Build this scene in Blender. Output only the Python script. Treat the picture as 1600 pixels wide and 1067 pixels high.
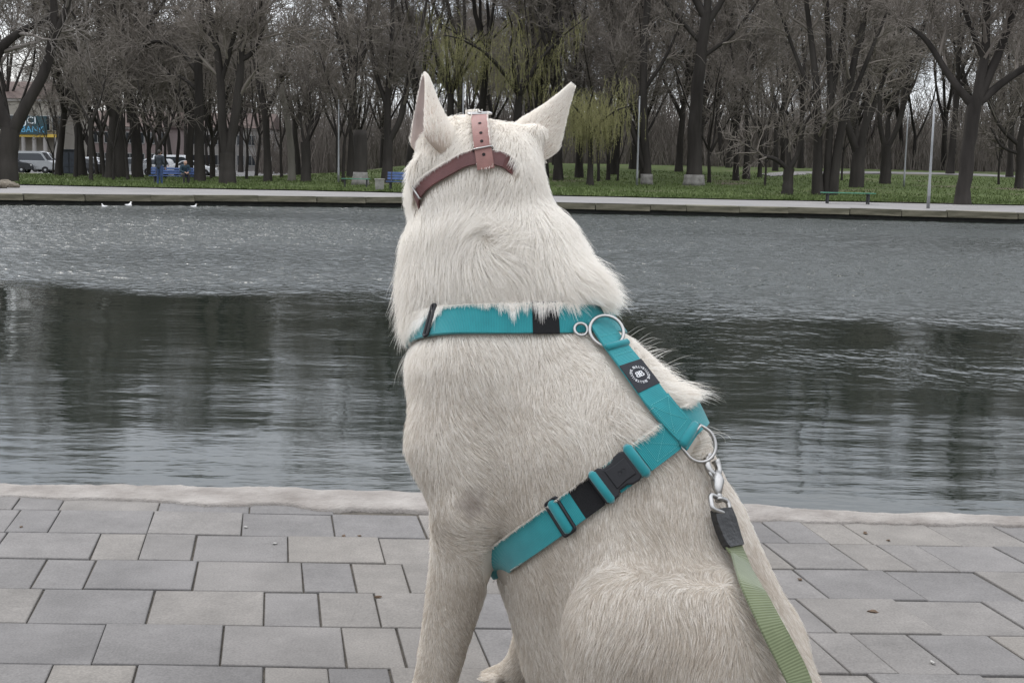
import bpy, bmesh, math, random
import numpy as np
from mathutils import Vector, Matrix, kdtree
R = math.radians
for o in list(bpy.data.objects): bpy.data.objects.remove(o)
scene = bpy.context.scene
COL = scene.collection

# ------------------------------------------------------------------ camera
FPX = 2000.0; CAMH = 0.815; PITCH = math.atan((533.5 - 266.0) / FPX); ROLL = 0.020
CAM = Vector((0, 0, CAMH))
CROT = Matrix.Rotation(math.pi / 2 - PITCH, 3, 'X') @ Matrix.Rotation(ROLL, 3, 'Z')
cd = bpy.data.cameras.new('camera'); cam = bpy.data.objects.new('camera', cd); COL.objects.link(cam)
cd.sensor_width = 36; cd.lens = 36 * FPX / 1600; cd.clip_start = 0.05; cd.clip_end = 2000
cam.matrix_world = Matrix.Translation(CAM) @ CROT.to_4x4()
cd.dof.use_dof = False
scene.camera = cam

# ------------------------------------------------------------------ sky, sun, exposure
SUN_EL, SUN_AZ = 48, -38          # degrees; azimuth from +Y clockwise
w = bpy.data.worlds.new('World'); scene.world = w; w.use_nodes = True
nt = w.node_tree; nt.nodes.clear()
out = nt.nodes.new('ShaderNodeOutputWorld'); bg = nt.nodes.new('ShaderNodeBackground')
sky = nt.nodes.new('ShaderNodeTexSky'); sky.sky_type = 'NISHITA'; sky.sun_disc = False
sky.sun_elevation = R(SUN_EL); sky.sun_rotation = R(SUN_AZ % 360); sky.dust_density = 1.0; sky.air_density = 1.0; sky.ozone_density = 1.0
tc = nt.nodes.new('ShaderNodeTexCoord'); mp = nt.nodes.new('ShaderNodeMapping'); mp.inputs['Scale'].default_value = (1, 1, 2.6)
cn = nt.nodes.new('ShaderNodeTexNoise'); cn.inputs['Scale'].default_value = 2.6; cn.inputs['Detail'].default_value = 6; cn.inputs['Roughness'].default_value = .55
rp = nt.nodes.new('ShaderNodeValToRGB'); rp.color_ramp.elements[0].position = .33; rp.color_ramp.elements[1].position = .68
rp.color_ramp.elements[0].color = (5.0, 5.35, 6.0, 1); rp.color_ramp.elements[1].color = (7.6, 7.6, 7.7, 1)     # cloud cover
ml = nt.nodes.new('ShaderNodeMixRGB'); ml.inputs[0].default_value = .82
nt.links.new(tc.outputs['Generated'], mp.inputs[0]); nt.links.new(mp.outputs[0], cn.inputs['Vector']); nt.links.new(cn.outputs['Fac'], rp.inputs[0])
sz = nt.nodes.new('ShaderNodeSeparateXYZ'); nt.links.new(tc.outputs['Generated'], sz.inputs[0])
og = nt.nodes.new('ShaderNodeMapRange'); og.inputs['To Min'].default_value = 1.0; og.inputs['To Max'].default_value = 2.9; nt.links.new(sz.outputs[2], og.inputs[0])   # an overcast sky is brighter overhead
oc = nt.nodes.new('ShaderNodeVectorMath'); oc.operation = 'SCALE'; nt.links.new(rp.outputs[0], oc.inputs[0]); nt.links.new(og.outputs[0], oc.inputs['Scale'])
nt.links.new(sky.outputs[0], ml.inputs[1]); nt.links.new(oc.outputs[0], ml.inputs[2])
nt.links.new(ml.outputs[0], bg.inputs[0]); nt.links.new(bg.outputs[0], out.inputs[0])
bg.inputs['Strength'].default_value = 0.138
sd = bpy.data.lights.new('sun', 'SUN'); sun = bpy.data.objects.new('sun', sd); COL.objects.link(sun)
sd.energy = 1.5; sd.angle = R(14); sd.color = (1, .97, .92)
_dv = Vector((math.sin(R(SUN_AZ)) * math.cos(R(SUN_EL)), math.cos(R(SUN_AZ)) * math.cos(R(SUN_EL)), math.sin(R(SUN_EL))))
sun.rotation_euler = _dv.to_track_quat('Z', 'Y').to_euler(); sun.location = (0, -5, 30)
vs = scene.view_settings; vs.view_transform = 'Standard'; vs.look = 'None'; vs.gamma = 1; vs.use_curve_mapping = False; vs.exposure = 0.05
scene.cycles.use_denoising = True
scene.cycles.max_bounces = 8; scene.cycles.transparent_max_bounces = 12
scene.render.hair_type = 'STRIP'

# ------------------------------------------------------------------ helpers
def ray(x, y):
    return (CROT @ Vector(((x - 800) / FPX, -(y - 533.5) / FPX, -1))).normalized()
def at_z(x, y, z):
    d = ray(x, y); t = (z - CAM.z) / d.z; return CAM + d * t
def at_y(x, y, Y):
    d = ray(x, y); return CAM + d * (Y / d.y)
def gx(x, Y, z=0.0):
    """world X of the ground point at depth Y (height z) that stands at photo column x"""
    lo, hi = -2.0 * Y, 2.0 * Y
    for _ in range(40):
        m = (lo + hi) / 2; c = CROT.transposed() @ (Vector((m, Y, z)) - CAM)
        px = 800 + FPX * c.x / -c.z
        if px < x: lo = m
        else: hi = m
    return (lo + hi) / 2
def proj(p):
    c = CROT.transposed() @ (Vector(p) - CAM); return (800 + FPX * c.x / -c.z, 533.5 - FPX * c.y / -c.z)

def tag(o, label=None, cat=None, group=None, kind=None):
    if label: o['label'] = label
    if cat: o['category'] = cat
    if group: o['group'] = group
    if kind: o['kind'] = kind
    return o
def empty(name, loc=(0, 0, 0), rz=0.0):
    o = bpy.data.objects.new(name, None); COL.objects.link(o); o.location = loc; o.rotation_euler = (0, 0, rz); o.empty_display_size = .1
    return o
def link(name, me, mat=None, parent=None):
    o = bpy.data.objects.new(name, me); COL.objects.link(o)
    if mat is not None and not me.materials: me.materials.append(mat)
    if parent is not None: o.parent = parent
    return o
def mesh(name, vs_, fs, mat=None, parent=None, smooth=False):
    me = bpy.data.meshes.new(name); me.from_pydata([tuple(v) for v in vs_], [], [tuple(f) for f in fs]); me.update()
    if smooth: me.polygons.foreach_set('use_smooth', [True] * len(me.polygons))
    return link(name, me, mat, parent)
class MB:
    """collects shapes into one mesh"""
    def __init__(s): s.v = []; s.f = []
    def add(s, vs_, fs):
        n = len(s.v); s.v += [Vector(v) for v in vs_]; s.f += [tuple(i + n for i in f) for f in fs]; return s
    def box(s, c, size, rot=None, bev=0.0):
        bm = bmesh.new(); bmesh.ops.create_cube(bm, size=1)
        for v in bm.verts: v.co = Vector((v.co.x * size[0], v.co.y * size[1], v.co.z * size[2]))
        if bev > 0: bmesh.ops.bevel(bm, geom=bm.edges[:], offset=bev, segments=1, affect='EDGES', profile=.5)
        M = Matrix.Translation(Vector(c)) @ (rot.to_4x4() if rot is not None else Matrix.Identity(4))
        bm.verts.index_update(); s.add([M @ v.co for v in bm.verts], [[v.index for v in f.verts] for f in bm.faces]); bm.free(); return s
    def tube(s, pts, rad, n=8, caps=True, closed=False):
        pts = [Vector(p) for p in pts]; m = len(pts)
        if not hasattr(rad, '__len__'): rad = [rad] * m
        base = len(s.v); up = None
        for i, p in enumerate(pts):
            if closed: t = pts[(i + 1) % m] - pts[i - 1]
            else: t = pts[min(i + 1, m - 1)] - pts[max(i - 1, 0)]
            t.normalize()
            if up is None: up = t.orthogonal().normalized()
            up = (up - t * up.dot(t))
            up = up.normalized() if up.length > 1e-6 else t.orthogonal().normalized()
            b = t.cross(up)
            for k in range(n):
                a = 2 * math.pi * k / n; s.v.append(p + (up * math.cos(a) + b * math.sin(a)) * rad[i])
        for i in range(m if closed else m - 1):
            j = (i + 1) % m
            for k in range(n):
                k2 = (k + 1) % n; s.f.append((base + i * n + k, base + i * n + k2, base + j * n + k2, base + j * n + k))
        if caps and not closed:
            s.f.append(tuple(base + k for k in reversed(range(n)))); s.f.append(tuple(base + (m - 1) * n + k for k in range(n)))
        return s
    def prism(s, poly, z0, z1, M=None):
        n = len(poly); M = M or Matrix.Identity(4)
        vs_ = [M @ Vector((p[0], p[1], z0)) for p in poly] + [M @ Vector((p[0], p[1], z1)) for p in poly]
        fs = [tuple(reversed(range(n))), tuple(range(n, 2 * n))] + [(i, (i + 1) % n, n + (i + 1) % n, n + i) for i in range(n)]
        return s.add(vs_, fs)
    def lathe(s, prof, n=16, M=None):
        M = M or Matrix.Identity(4); b = len(s.v)
        for r, z in prof:
            for k in range(n): a = 2 * math.pi * k / n; s.v.append(M @ Vector((r * math.cos(a), r * math.sin(a), z)))
        for i in range(len(prof) - 1):
            for k in range(n): k2 = (k + 1) % n; s.f.append((b + i * n + k, b + i * n + k2, b + (i + 1) * n + k2, b + (i + 1) * n + k))
        s.f.append(tuple(b + k for k in reversed(range(n)))); s.f.append(tuple(b + (len(prof) - 1) * n + k for k in range(n)))
        return s
    def build(s, name, mat=None, parent=None, smooth=False):
        return mesh(name, s.v, s.f, mat, parent, smooth)
def copy_tree(o, parent=None):
    c = o.copy(); COL.objects.link(c); c.parent = parent
    for ch in list(o.children): copy_tree(ch, c)
    return c

# ------------------------------------------------------------------ materials
def newmat(name):
    m = bpy.data.materials.new(name); m.use_nodes = True
    return m, m.node_tree, m.node_tree.nodes['Principled BSDF']
def N(nt_, t, **kw):
    n = nt_.nodes.new(t)
    for k, v in kw.items():
        if k in n.inputs: n.inputs[k].default_value = v
        else: setattr(n, k, v)
    return n
def mat(name, col, rough=.7, metal=0.0, var=.15, scale=8.0, bump=0.0, bscale=60.0, col2=None, spec=.5, coord='Object', detail=5, obj_var=0.0, stretch=None):
    """base colour with noise variation towards col2, fine bump, optional per-object variation"""
    m, t, b = newmat(name)
    b.inputs['Roughness'].default_value = rough; b.inputs['Metallic'].default_value = metal; b.inputs['Specular IOR Level'].default_value = spec
    co = N(t, 'ShaderNodeTexCoord'); src = co.outputs[coord]
    if stretch:
        mpn = N(t, 'ShaderNodeMapping'); mpn.inputs['Scale'].default_value = stretch; t.links.new(src, mpn.inputs[0]); src = mpn.outputs[0]
    nz = N(t, 'ShaderNodeTexNoise'); nz.inputs['Scale'].default_value = scale; nz.inputs['Detail'].default_value = detail; nz.inputs['Roughness'].default_value = .6
    t.links.new(src, nz.inputs['Vector'])
    rmp = N(t, 'ShaderNodeValToRGB'); rmp.color_ramp.elements[0].position = .32; rmp.color_ramp.elements[1].position = .68
    c2 = col2 or tuple(c * (1 + var) for c in col); c1 = tuple(c * (1 - var) for c in col) if col2 is None else col
    rmp.color_ramp.elements[0].color = (*c1, 1); rmp.color_ramp.elements[1].color = (*c2, 1)
    t.links.new(nz.outputs['Fac'], rmp.inputs[0]); last = rmp.outputs[0]
    if obj_var:
        oi = N(t, 'ShaderNodeObjectInfo'); mr = N(t, 'ShaderNodeMapRange'); mr.inputs['To Min'].default_value = 1 - obj_var; mr.inputs['To Max'].default_value = 1 + obj_var
        t.links.new(oi.outputs['Random'], mr.inputs[0])
        vm = N(t, 'ShaderNodeVectorMath', operation='SCALE'); t.links.new(last, vm.inputs[0]); t.links.new(mr.outputs[0], vm.inputs['Scale']); last = vm.outputs[0]
    t.links.new(last, b.inputs['Base Color'])
    if bump:
        n2 = N(t, 'ShaderNodeTexNoise'); n2.inputs['Scale'].default_value = bscale; n2.inputs['Detail'].default_value = 6; t.links.new(src, n2.inputs['Vector'])
        bp = N(t, 'ShaderNodeBump'); bp.inputs['Strength'].default_value = bump; bp.inputs['Distance'].default_value = .02
        t.links.new(n2.outputs['Fac'], bp.inputs['Height']); t.links.new(bp.outputs[0], b.inputs['Normal'])
    return m
# ================================================================== setting
ZW = -0.75
def sstep(a, b, x):
    t = np.clip((np.asarray(x, float) - a) / (b - a), 0, 1); return t * t * (3 - 2 * t)
def terrain(X, Y):
    """height of the far bank's ground"""
    X = np.asarray(X, float); Y = np.asarray(Y, float)
    z = -.36 + .05 * sstep(47, 60, Y) + 1.9 * sstep(64, 140, Y) * sstep(-24, -4, X) + .5 * sstep(130, 220, Y)
    z = z + (.05 * np.sin(X * .31 + 1) * np.sin(Y * .23) + .03 * np.sin(X * .9 + Y * .5)) * sstep(60, 66, Y) * (1 - sstep(105, 112, Y) * (1 - sstep(-26, -22, X)))
    return z
def ground_at(x, y):
    """far-bank ground point on the sight line of photo pixel x, y"""
    d = ray(x, y); t = 44.0
    while t < 400:
        p = CAM + d * t
        if p.z < float(terrain(p.x, p.y)): return p
        t += .25
    return CAM + d * 150
M_PAVER, tP, bP = newmat('grey_paver')
def _paver():
    t, b = tP, bP; b.inputs['Roughness'].default_value = .85; b.inputs['Specular IOR Level'].default_value = .3
    oi = N(t, 'ShaderNodeObjectInfo'); co = N(t, 'ShaderNodeTexCoord')
    ad = N(t, 'ShaderNodeVectorMath', operation='ADD'); sc = N(t, 'ShaderNodeVectorMath', operation='SCALE'); cb = N(t, 'ShaderNodeCombineXYZ')
    for k in range(3): t.links.new(oi.outputs['Random'], cb.inputs[k])
    t.links.new(cb.outputs[0], sc.inputs[0]); sc.inputs['Scale'].default_value = 37; t.links.new(co.outputs['Object'], ad.inputs[0]); t.links.new(sc.outputs[0], ad.inputs[1])
    r1 = N(t, 'ShaderNodeValToRGB'); e = r1.color_ramp.elements; e[0].color = (.143, .136, .132, 1); e[1].color = (.186, .171, .153, 1); e.new(.5).color = (.160, .151, .144, 1)
    t.links.new(oi.outputs['Random'], r1.inputs[0])
    n1 = N(t, 'ShaderNodeTexNoise'); n1.inputs['Scale'].default_value = 7; n1.inputs['Detail'].default_value = 7; n1.inputs['Roughness'].default_value = .65; t.links.new(ad.outputs[0], n1.inputs['Vector'])
    m1 = N(t, 'ShaderNodeMapRange'); m1.inputs['From Min'].default_value = .3; m1.inputs['From Max'].default_value = .7; m1.inputs['To Min'].default_value = .80; m1.inputs['To Max'].default_value = 1.16; t.links.new(n1.outputs['Fac'], m1.inputs[0])
    n2 = N(t, 'ShaderNodeTexNoise'); n2.inputs['Scale'].default_value = 260; n2.inputs['Detail'].default_value = 3; t.links.new(ad.outputs[0], n2.inputs['Vector'])
    m2 = N(t, 'ShaderNodeMapRange'); m2.inputs['From Min'].default_value = .3; m2.inputs['From Max'].default_value = .7; m2.inputs['To Min'].default_value = .82; m2.inputs['To Max'].default_value = 1.16; t.links.new(n2.outputs['Fac'], m2.inputs[0])
    # pale scuffs
    n3 = N(t, 'ShaderNodeTexNoise'); n3.inputs['Scale'].default_value = 22; n3.inputs['Detail'].default_value = 8; n3.inputs['Roughness'].default_value = .7; t.links.new(ad.outputs[0], n3.inputs['Vector'])
    m3 = N(t, 'ShaderNodeMapRange'); m3.inputs['From Min'].default_value = .62; m3.inputs['From Max'].default_value = .78; m3.inputs['To Max'].default_value = .45; t.links.new(n3.outputs['Fac'], m3.inputs[0])
    v1 = N(t, 'ShaderNodeVectorMath', operation='SCALE'); t.links.new(r1.outputs[0], v1.inputs[0]); t.links.new(m1.outputs[0], v1.inputs['Scale'])
    v2 = N(t, 'ShaderNodeVectorMath', operation='SCALE'); t.links.new(v1.outputs[0], v2.inputs[0]); t.links.new(m2.outputs[0], v2.inputs['Scale'])
    mx = N(t, 'ShaderNodeMixRGB'); t.links.new(m3.outputs[0], mx.inputs[0]); t.links.new(v2.outputs[0], mx.inputs[1]); mx.inputs[2].default_value = (.27, .255, .235, 1); t.links.new(mx.outputs[0], b.inputs['Base Color'])
    gp = N(t, 'ShaderNodeNewGeometry'); n5 = N(t, 'ShaderNodeTexNoise'); n5.inputs['Scale'].default_value = 2.3; n5.inputs['Detail'].default_value = 8; n5.inputs['Roughness'].default_value = .7; t.links.new(gp.outputs['Position'], n5.inputs['Vector'])
    m5 = N(t, 'ShaderNodeMapRange'); m5.inputs['From Min'].default_value = .3; m5.inputs['From Max'].default_value = .7; m5.inputs['To Min'].default_value = .86; m5.inputs['To Max'].default_value = 1.12; t.links.new(n5.outputs['Fac'], m5.inputs[0])
    v5 = N(t, 'ShaderNodeVectorMath', operation='SCALE'); t.links.new(mx.outputs[0], v5.inputs[0]); t.links.new(m5.outputs[0], v5.inputs['Scale']); t.links.new(v5.outputs[0], b.inputs['Base Color'])
    bp = N(t, 'ShaderNodeBump'); bp.inputs['Strength'].default_value = .35; bp.inputs['Distance'].default_value = .002; t.links.new(n2.outputs['Fac'], bp.inputs['Height']); t.links.new(bp.outputs[0], b.inputs['Normal'])
_paver()
M_JOINT = mat('joint_sand', (.070, .060, .048), .95, var=.4, scale=60, bump=.4, bscale=300)
M_COPE = mat('pale_concrete', (.165, .145, .128), .92, scale=7, col2=(.315, .29, .265), bump=.5, bscale=90, detail=12)
M_WALL = mat('wet_wall', (.03, .03, .025), .7, var=.4, scale=3, bump=.3, bscale=20)
M_STONE = mat('mossy_stone', (.06, .057, .034), .9, scale=1.6, col2=(.20, .18, .13), bump=.6, bscale=8, detail=8, coord='Generated', obj_var=.12)
M_PATH = mat('grey_path', (.165, .157, .152), .9, scale=.8, col2=(.215, .205, .198), bump=.2, bscale=10, detail=9)
M_ROAD = mat('asphalt', (.10, .10, .10), .9, scale=.6, col2=(.16, .155, .15), detail=8)

# ---- near pavement
jd = ray(425, 258.5); jd = Vector((jd.x, jd.y, 0)).normalized()
rA, rB = at_z(0, 830, 0), at_z(1600, 853, 0); rd = (rB - rA).normalized()
rn_ = Vector((-rd.y, rd.x, 0))
y832, y1036 = at_z(100, 832, 0), at_z(100, 1036, 0); SP = (y832 - y1036).dot(rn_) / 4; ROW0 = y832.dot(rn_)
pave = mesh('pavement', [(-25, -25, -.006), (25, -25, -.006), (25, 3.02, -.006), (-25, 3.02, -.006)], [(0, 1, 2, 3)], M_JOINT); tag(pave, kind='structure', label='grey rectangular paving beside the pond')
rows_px = {-2: ([30, 100, 250, 390, 520], []), -1: ([20, 85, 235, 378, 520, 660], [1209, 1272, 1337, 1471, 1581]), 0: ([149, 223, 303, 450, 597], [1325, 1400, 1466, 1587]), 1: ([60, 140, 305, 472, 553, 635], [1266, 1414, 1560]),
           2: ([55, 235, 412, 500, 590], [1275, 1432, 1575]), 3: ([155, 347, 537, 628], [1292, 1365, 1456, 1590]), 4: ([205, 412, 516, 616], [1304, 1396, 1582])}
def row_mid_px(k, x):
    """ground point under photo column x on the middle line of row k"""
    h = ROW0 - (k + .5) * SP; lo, hi = 600.0, 2500.0
    for _ in range(40):
        m = (lo + hi) / 2
        if at_z(x, m, 0).dot(rn_) > h: lo = m
        else: hi = m
    return at_z(x, lo, 0)
rnd = random.Random(4); SK = jd.dot(rd) / jd.dot(rn_)      # sideways drift of the joints per metre of depth
# the far rim of the paving follows the coping
cope_out = [(-600, 752), (-300, 753), (0, 757), (140, 757), (300, 761), (460, 763), (640, 768), (780, 774), (900, 780), (1050, 783), (1190, 789), (1280, 797), (1400, 803), (1500, 803), (1600, 807), (1900, 815), (2200, 824)]
cope_in = [(-600, 776), (-300, 777), (0, 777), (130, 780), (215, 781), (310, 788), (430, 790), (500, 795), (575, 798), (640, 800), (780, 804), (900, 810), (1050, 814), (1190, 817), (1280, 819), (1400, 820), (1500, 820), (1600, 822), (1900, 830), (2200, 838)]
for k in range(-2, 9):
    h1 = ROW0 - k * SP; h0 = h1 - SP; hm = (h0 + h1) / 2
    fixed = sorted(row_mid_px(k, x).dot(rd) for x in rows_px.get(k, ([], []))[0]), sorted(row_mid_px(k, x).dot(rd) for x in rows_px.get(k, ([], []))[1])
    js = list(fixed[0]) or [rnd.uniform(-.5, -.4)]
    nx = fixed[1][0] if fixed[1] else 99
    while js[-1] < min(nx, 2.0) - .08:
        wv = rnd.choice((.205, .205, .205, .138, .105))
        if nx < 99 and js[-1] + wv > nx - .07: break
        js.append(js[-1] + wv)
    js += [j for j in fixed[1] if j > js[-1] + .04]
    while js[-1] < 1.75: js.append(js[-1] + rnd.choice((.205, .205, .138, .105)))
    while js[0] > -1.75: js.insert(0, js[0] - rnd.choice((.205, .205, .138, .105)))
    for a, b in zip(js, js[1:]):
        g = .0011 + rnd.random() ** 2 * .0016; z = rnd.uniform(-.0022, .0016); bvl = .0022; c0 = (a + b) / 2
        def pt(s, h, zz): return rd * (s + (h - hm) * SK) + rn_ * h + Vector((0, 0, zz))
        if min(proj(pt(q, h1, 0))[1] - float(np.interp(proj(pt(q, h1, 0))[0], [p[0] for p in cope_out], [p[1] for p in cope_out])) for q in (a, b)) < 6: continue
        ctr = pt(c0, hm, 0); jt = [rnd.uniform(-.0012, .0012) for _ in range(8)]; tl = rnd.uniform(-.006, .006), rnd.uniform(-.006, .006)
        def ringv(ins, zz): return [pt(s, h, zz + (s - c0) * tl[0] + (h - hm) * tl[1]) - ctr for s, h in ((a + g + ins + jt[0], h0 + g + ins + jt[1]), (b - g - ins + jt[2], h0 + g + ins + jt[3]), (b - g - ins + jt[4], h1 - g - ins + jt[5]), (a + g + ins + jt[6], h1 - g - ins + jt[7]))]
        V = ringv(0, -.03) + ringv(0, z - bvl) + ringv(bvl * .45, z - bvl * .3) + ringv(bvl * 1.4, z); F = [(12, 13, 14, 15)]
        for r_ in range(3):
            for q in range(4): F.append((r_ * 4 + q, r_ * 4 + (q + 1) % 4, r_ * 4 + 4 + (q + 1) % 4, r_ * 4 + 4 + q))
        o = mesh('paver', V, F, M_PAVER, pave); o.location = ctr
# ---- coping of the near bank
def densify(px, n):
    xs = np.linspace(px[0][0], px[-1][0], n); return xs, np.interp(xs, [p[0] for p in px], [p[1] for p in px])
rs = np.random.RandomState(8); NC = 420; xo, yo = densify(cope_out, NC); _, yi = densify(cope_in, NC)
def wob(n, s, am):
    r_ = rs.randn(n); k = np.exp(-np.linspace(-3, 3, s) ** 2); k /= k.sum(); r_ = np.convolve(np.pad(r_, s, mode='edge'), k, 'same')[s:-s]; return r_ / r_.std() * am
yo = yo + wob(NC, 25, .8) + wob(NC, 7, .3); yi = yi + wob(NC, 29, 1.5) + wob(NC, 7, .5)
V = []; F = []; PRF = [(1.0, -.006), (.985, .003), (.9, .005), (.7, .006), (.4, .007), (.15, .006), (.03, .003), (0, -.006), (-.03, -.05), (-.02, -.25), (0, -1.6)]; K = len(PRF)
for i in range(NC):
    A = at_z(xo[i], yo[i], 0); B = at_z(xo[i], yi[i], 0)
    for q, (t, z) in enumerate(PRF):
        zz = z + (rs.randn() * .0004 if 1 < q < 7 else 0)
        V.append(A.lerp(B, t) + Vector((0, 0, zz)))
for i in range(NC - 1):
    for q in range(K - 1): F.append((i * K + q, i * K + q + 1, (i + 1) * K + q + 1, (i + 1) * K + q))
cp = mesh('pond_coping', V, F, M_COPE, smooth=True); tag(cp, kind='structure', label='pale rough concrete coping between the paving and the water')

# ---- water: a rippled sheet, ruffled by a breeze over the far part of the pond, calm near the coping
mw, tw, bw = newmat('pond_water')
bw.inputs['Base Color'].default_value = (.009, .014, .010, 1); bw.inputs['Roughness'].default_value = .05; bw.inputs['IOR'].default_value = 1.33
_ge = N(tw, 'ShaderNodeNewGeometry'); _mp = N(tw, 'ShaderNodeMapping'); _mp.inputs['Scale'].default_value = (.5, 1.2, 1); tw.links.new(_ge.outputs['Position'], _mp.inputs[0])
_nz = N(tw, 'ShaderNodeTexNoise'); _nz.inputs['Scale'].default_value = 6; _nz.inputs['Detail'].default_value = 3; tw.links.new(_mp.outputs[0], _nz.inputs['Vector'])
_bp = N(tw, 'ShaderNodeBump'); _bp.inputs['Distance'].default_value = .0035; tw.links.new(_nz.outputs['Fac'], _bp.inputs['Height']); tw.links.new(_bp.outputs[0], bw.inputs['Normal'])
_at = N(tw, 'ShaderNodeAttribute'); _at.attribute_name = 'breeze'; _mr = N(tw, 'ShaderNodeMapRange'); _mr.inputs['To Min'].default_value = .05; _mr.inputs['To Max'].default_value = .36; tw.links.new(_at.outputs['Fac'], _mr.inputs[0]); tw.links.new(_mr.outputs[0], bw.inputs['Roughness'])   # capillary ripples too fine to model
_n2 = N(tw, 'ShaderNodeTexNoise'); _n2.inputs['Scale'].default_value = 9; _n2.inputs['Detail'].default_value = 2; _m2 = N(tw, 'ShaderNodeMapping'); _m2.inputs['Scale'].default_value = (1, .75, 1); tw.links.new(_ge.outputs['Position'], _m2.inputs[0]); tw.links.new(_m2.outputs[0], _n2.inputs['Vector'])
_b2 = N(tw, 'ShaderNodeMath', operation='MULTIPLY'); tw.links.new(_n2.outputs['Fac'], _b2.inputs[0]); tw.links.new(_at.outputs['Fac'], _b2.inputs[1]); _bq = N(tw, 'ShaderNodeBump'); _bq.inputs['Distance'].default_value = .11; tw.links.new(_b2.outputs[0], _bq.inputs['Height']); tw.links.new(_bp.outputs[0], _bq.inputs['Normal']); tw.links.new(_bq.outputs[0], bw.inputs['Normal'])
def sines(X, Y, rs_, n, l0, l1, ang, spread, chop=1.0):
    """sum of wavelets with wavelengths l0..l1 travelling about the direction ang; unit slope variance per wavelet"""
    h = np.zeros_like(X)
    for k in range(n):
        lam = l0 * (l1 / l0) ** rs_.rand(); a = ang + rs_.randn() * spread; kk = 2 * np.pi / lam
        h += np.sin(kk * (X * np.cos(a) + Y * np.sin(a)) + rs_.rand() * 6.28) / kk
    return h * math.sqrt(2.0 / n)
def breeze(X, Y):
    rs_ = np.random.RandomState(77); lo = np.zeros_like(X)
    for lam, am in ((26, 2.2), (11, 1.6), (5, 1.2), (2.4, .9), (1.2, .7)):
        for _ in range(3): a = rs_.rand() * 6.28; lo += am / 1.7 * np.sin(2 * np.pi / lam * (X * np.cos(a) * .6 + Y * np.sin(a)) + rs_.rand() * 6.28)
    return sstep(10.5, 21, Y + lo + .34 * X)
rs_ = np.random.RandomState(5); yr = [2.7]
while yr[-1] < 54: yr.append(yr[-1] + min(.085, .022 + .0022 * yr[-1]))
yr = np.array(yr); NCOL = 640; uc = np.linspace(-1, 1, NCOL)
GY = np.repeat(yr[:, None], NCOL, 1); GX = uc[None, :] * (.47 * GY + 2.0); wd_ = breeze(GX, GY)
fade = np.clip((1 - np.abs(uc)) / .04, 0, 1)[None] * np.clip((yr - 2.7) / .3, 0, 1)[:, None] * np.clip((54 - yr) / .6, 0, 1)[:, None]
gust = .75 + .25 * np.sin(GX * .21 + 1.3 * np.sin(GY * .16)) * np.sin(GY * .33 + .8)
H_ = wd_ * gust * (.165 * sines(GX, GY, rs_, 34, .26, .60, R(72), .85) + .035 * sines(GX, GY, rs_, 10, .6, 1.6, R(80), .5))
H_ += .0036 * sines(GX, GY, rs_, 14, .35, 1.1, R(84), .45) + .0050 * sines(GX, GY, rs_, 8, 1.2, 4.0, R(80), .4)
H_ += .012 * sines(GX, GY, rs_, 10, .3, .8, R(86), .3) * (1 - wd_) * sstep(.1, .9, np.sin(GX * .5 + GY * .9 + 2) * np.sin(GY * .8 - GX * .25 + 4)) * sstep(9, 5, GY)
V = np.stack([GX, GY, ZW + H_ * fade], -1).reshape(-1, 3); ii = np.arange(len(yr) * NCOL).reshape(len(yr), NCOL); F = np.stack([ii[:-1, :-1], ii[:-1, 1:], ii[1:, 1:], ii[1:, :-1]], -1).reshape(-1, 4)
me = bpy.data.meshes.new('water'); me.vertices.add(len(V)); me.vertices.foreach_set('co', V.reshape(-1).astype(np.float32)); me.loops.add(F.size); me.loops.foreach_set('vertex_index', F.reshape(-1).astype(np.int32)); me.polygons.add(len(F)); me.polygons.foreach_set('loop_start', np.arange(0, F.size, 4, dtype=np.int32)); me.update(); me.polygons.foreach_set('use_smooth', np.ones(len(F), bool))
at_ = me.attributes.new('breeze', 'FLOAT', 'POINT'); at_.data.foreach_set('value', (wd_ * gust * fade).reshape(-1).astype(np.float32)); water = link('water', me, mw); tag(water, kind='structure', label='dark green pond water ruffled by a breeze'); print('WATER', V.shape)
W0, W1 = .47 * 2.7 + 2.0, .47 * 54 + 2.0
o = mesh('still_water', [(-95, 2.7, ZW), (-W0, 2.7, ZW), (-W1, 54, ZW), (-95, 54, ZW), (W0, 2.7, ZW), (95, 2.7, ZW), (95, 54, ZW), (W1, 54, ZW)], [(0, 1, 2, 3), (4, 5, 6, 7)], mw); tag(o, kind='structure', label='outer pond water')
bed = mesh('pond_bed', [(-90, 2.6, -2.0), (90, 2.6, -2.0), (90, 60, -2.0), (-90, 60, -2.0)], [(0, 1, 2, 3)], M_WALL); tag(bed, kind='structure')

# ---- far bank: edge line over the water, stone course, path, lawn
bank_px = [(-700, 317), (-300, 318), (0, 320), (350, 322), (640, 325), (870, 333), (1220, 340), (1600, 350), (1900, 357), (2300, 367)]
bank = [at_z(x, y, ZW) for x, y in bank_px]; bank = [Vector((bank[0].x - 40, bank[0].y - 1, ZW))] + bank + [Vector((bank[-1].x + 40, bank[-1].y - 2, ZW))]
bx_, by_ = [p.x for p in bank], [p.y for p in bank]
def bank_y(X): return float(np.interp(X, bx_, by_))
EDGE_Z = -.36
cw = mesh('pond_wall', [v for p in bank for v in ((p.x, p.y + .16, EDGE_Z - .1), (p.x, p.y + .16, -2.0))], [(2 * i, 2 * i + 1, 2 * i + 3, 2 * i + 2) for i in range(len(bank) - 1)], M_WALL)
tag(cw, 'long low pond wall topped with mossy pale stones along the far shore', 'wall')
rnd = random.Random(11); X = -46.0
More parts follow.
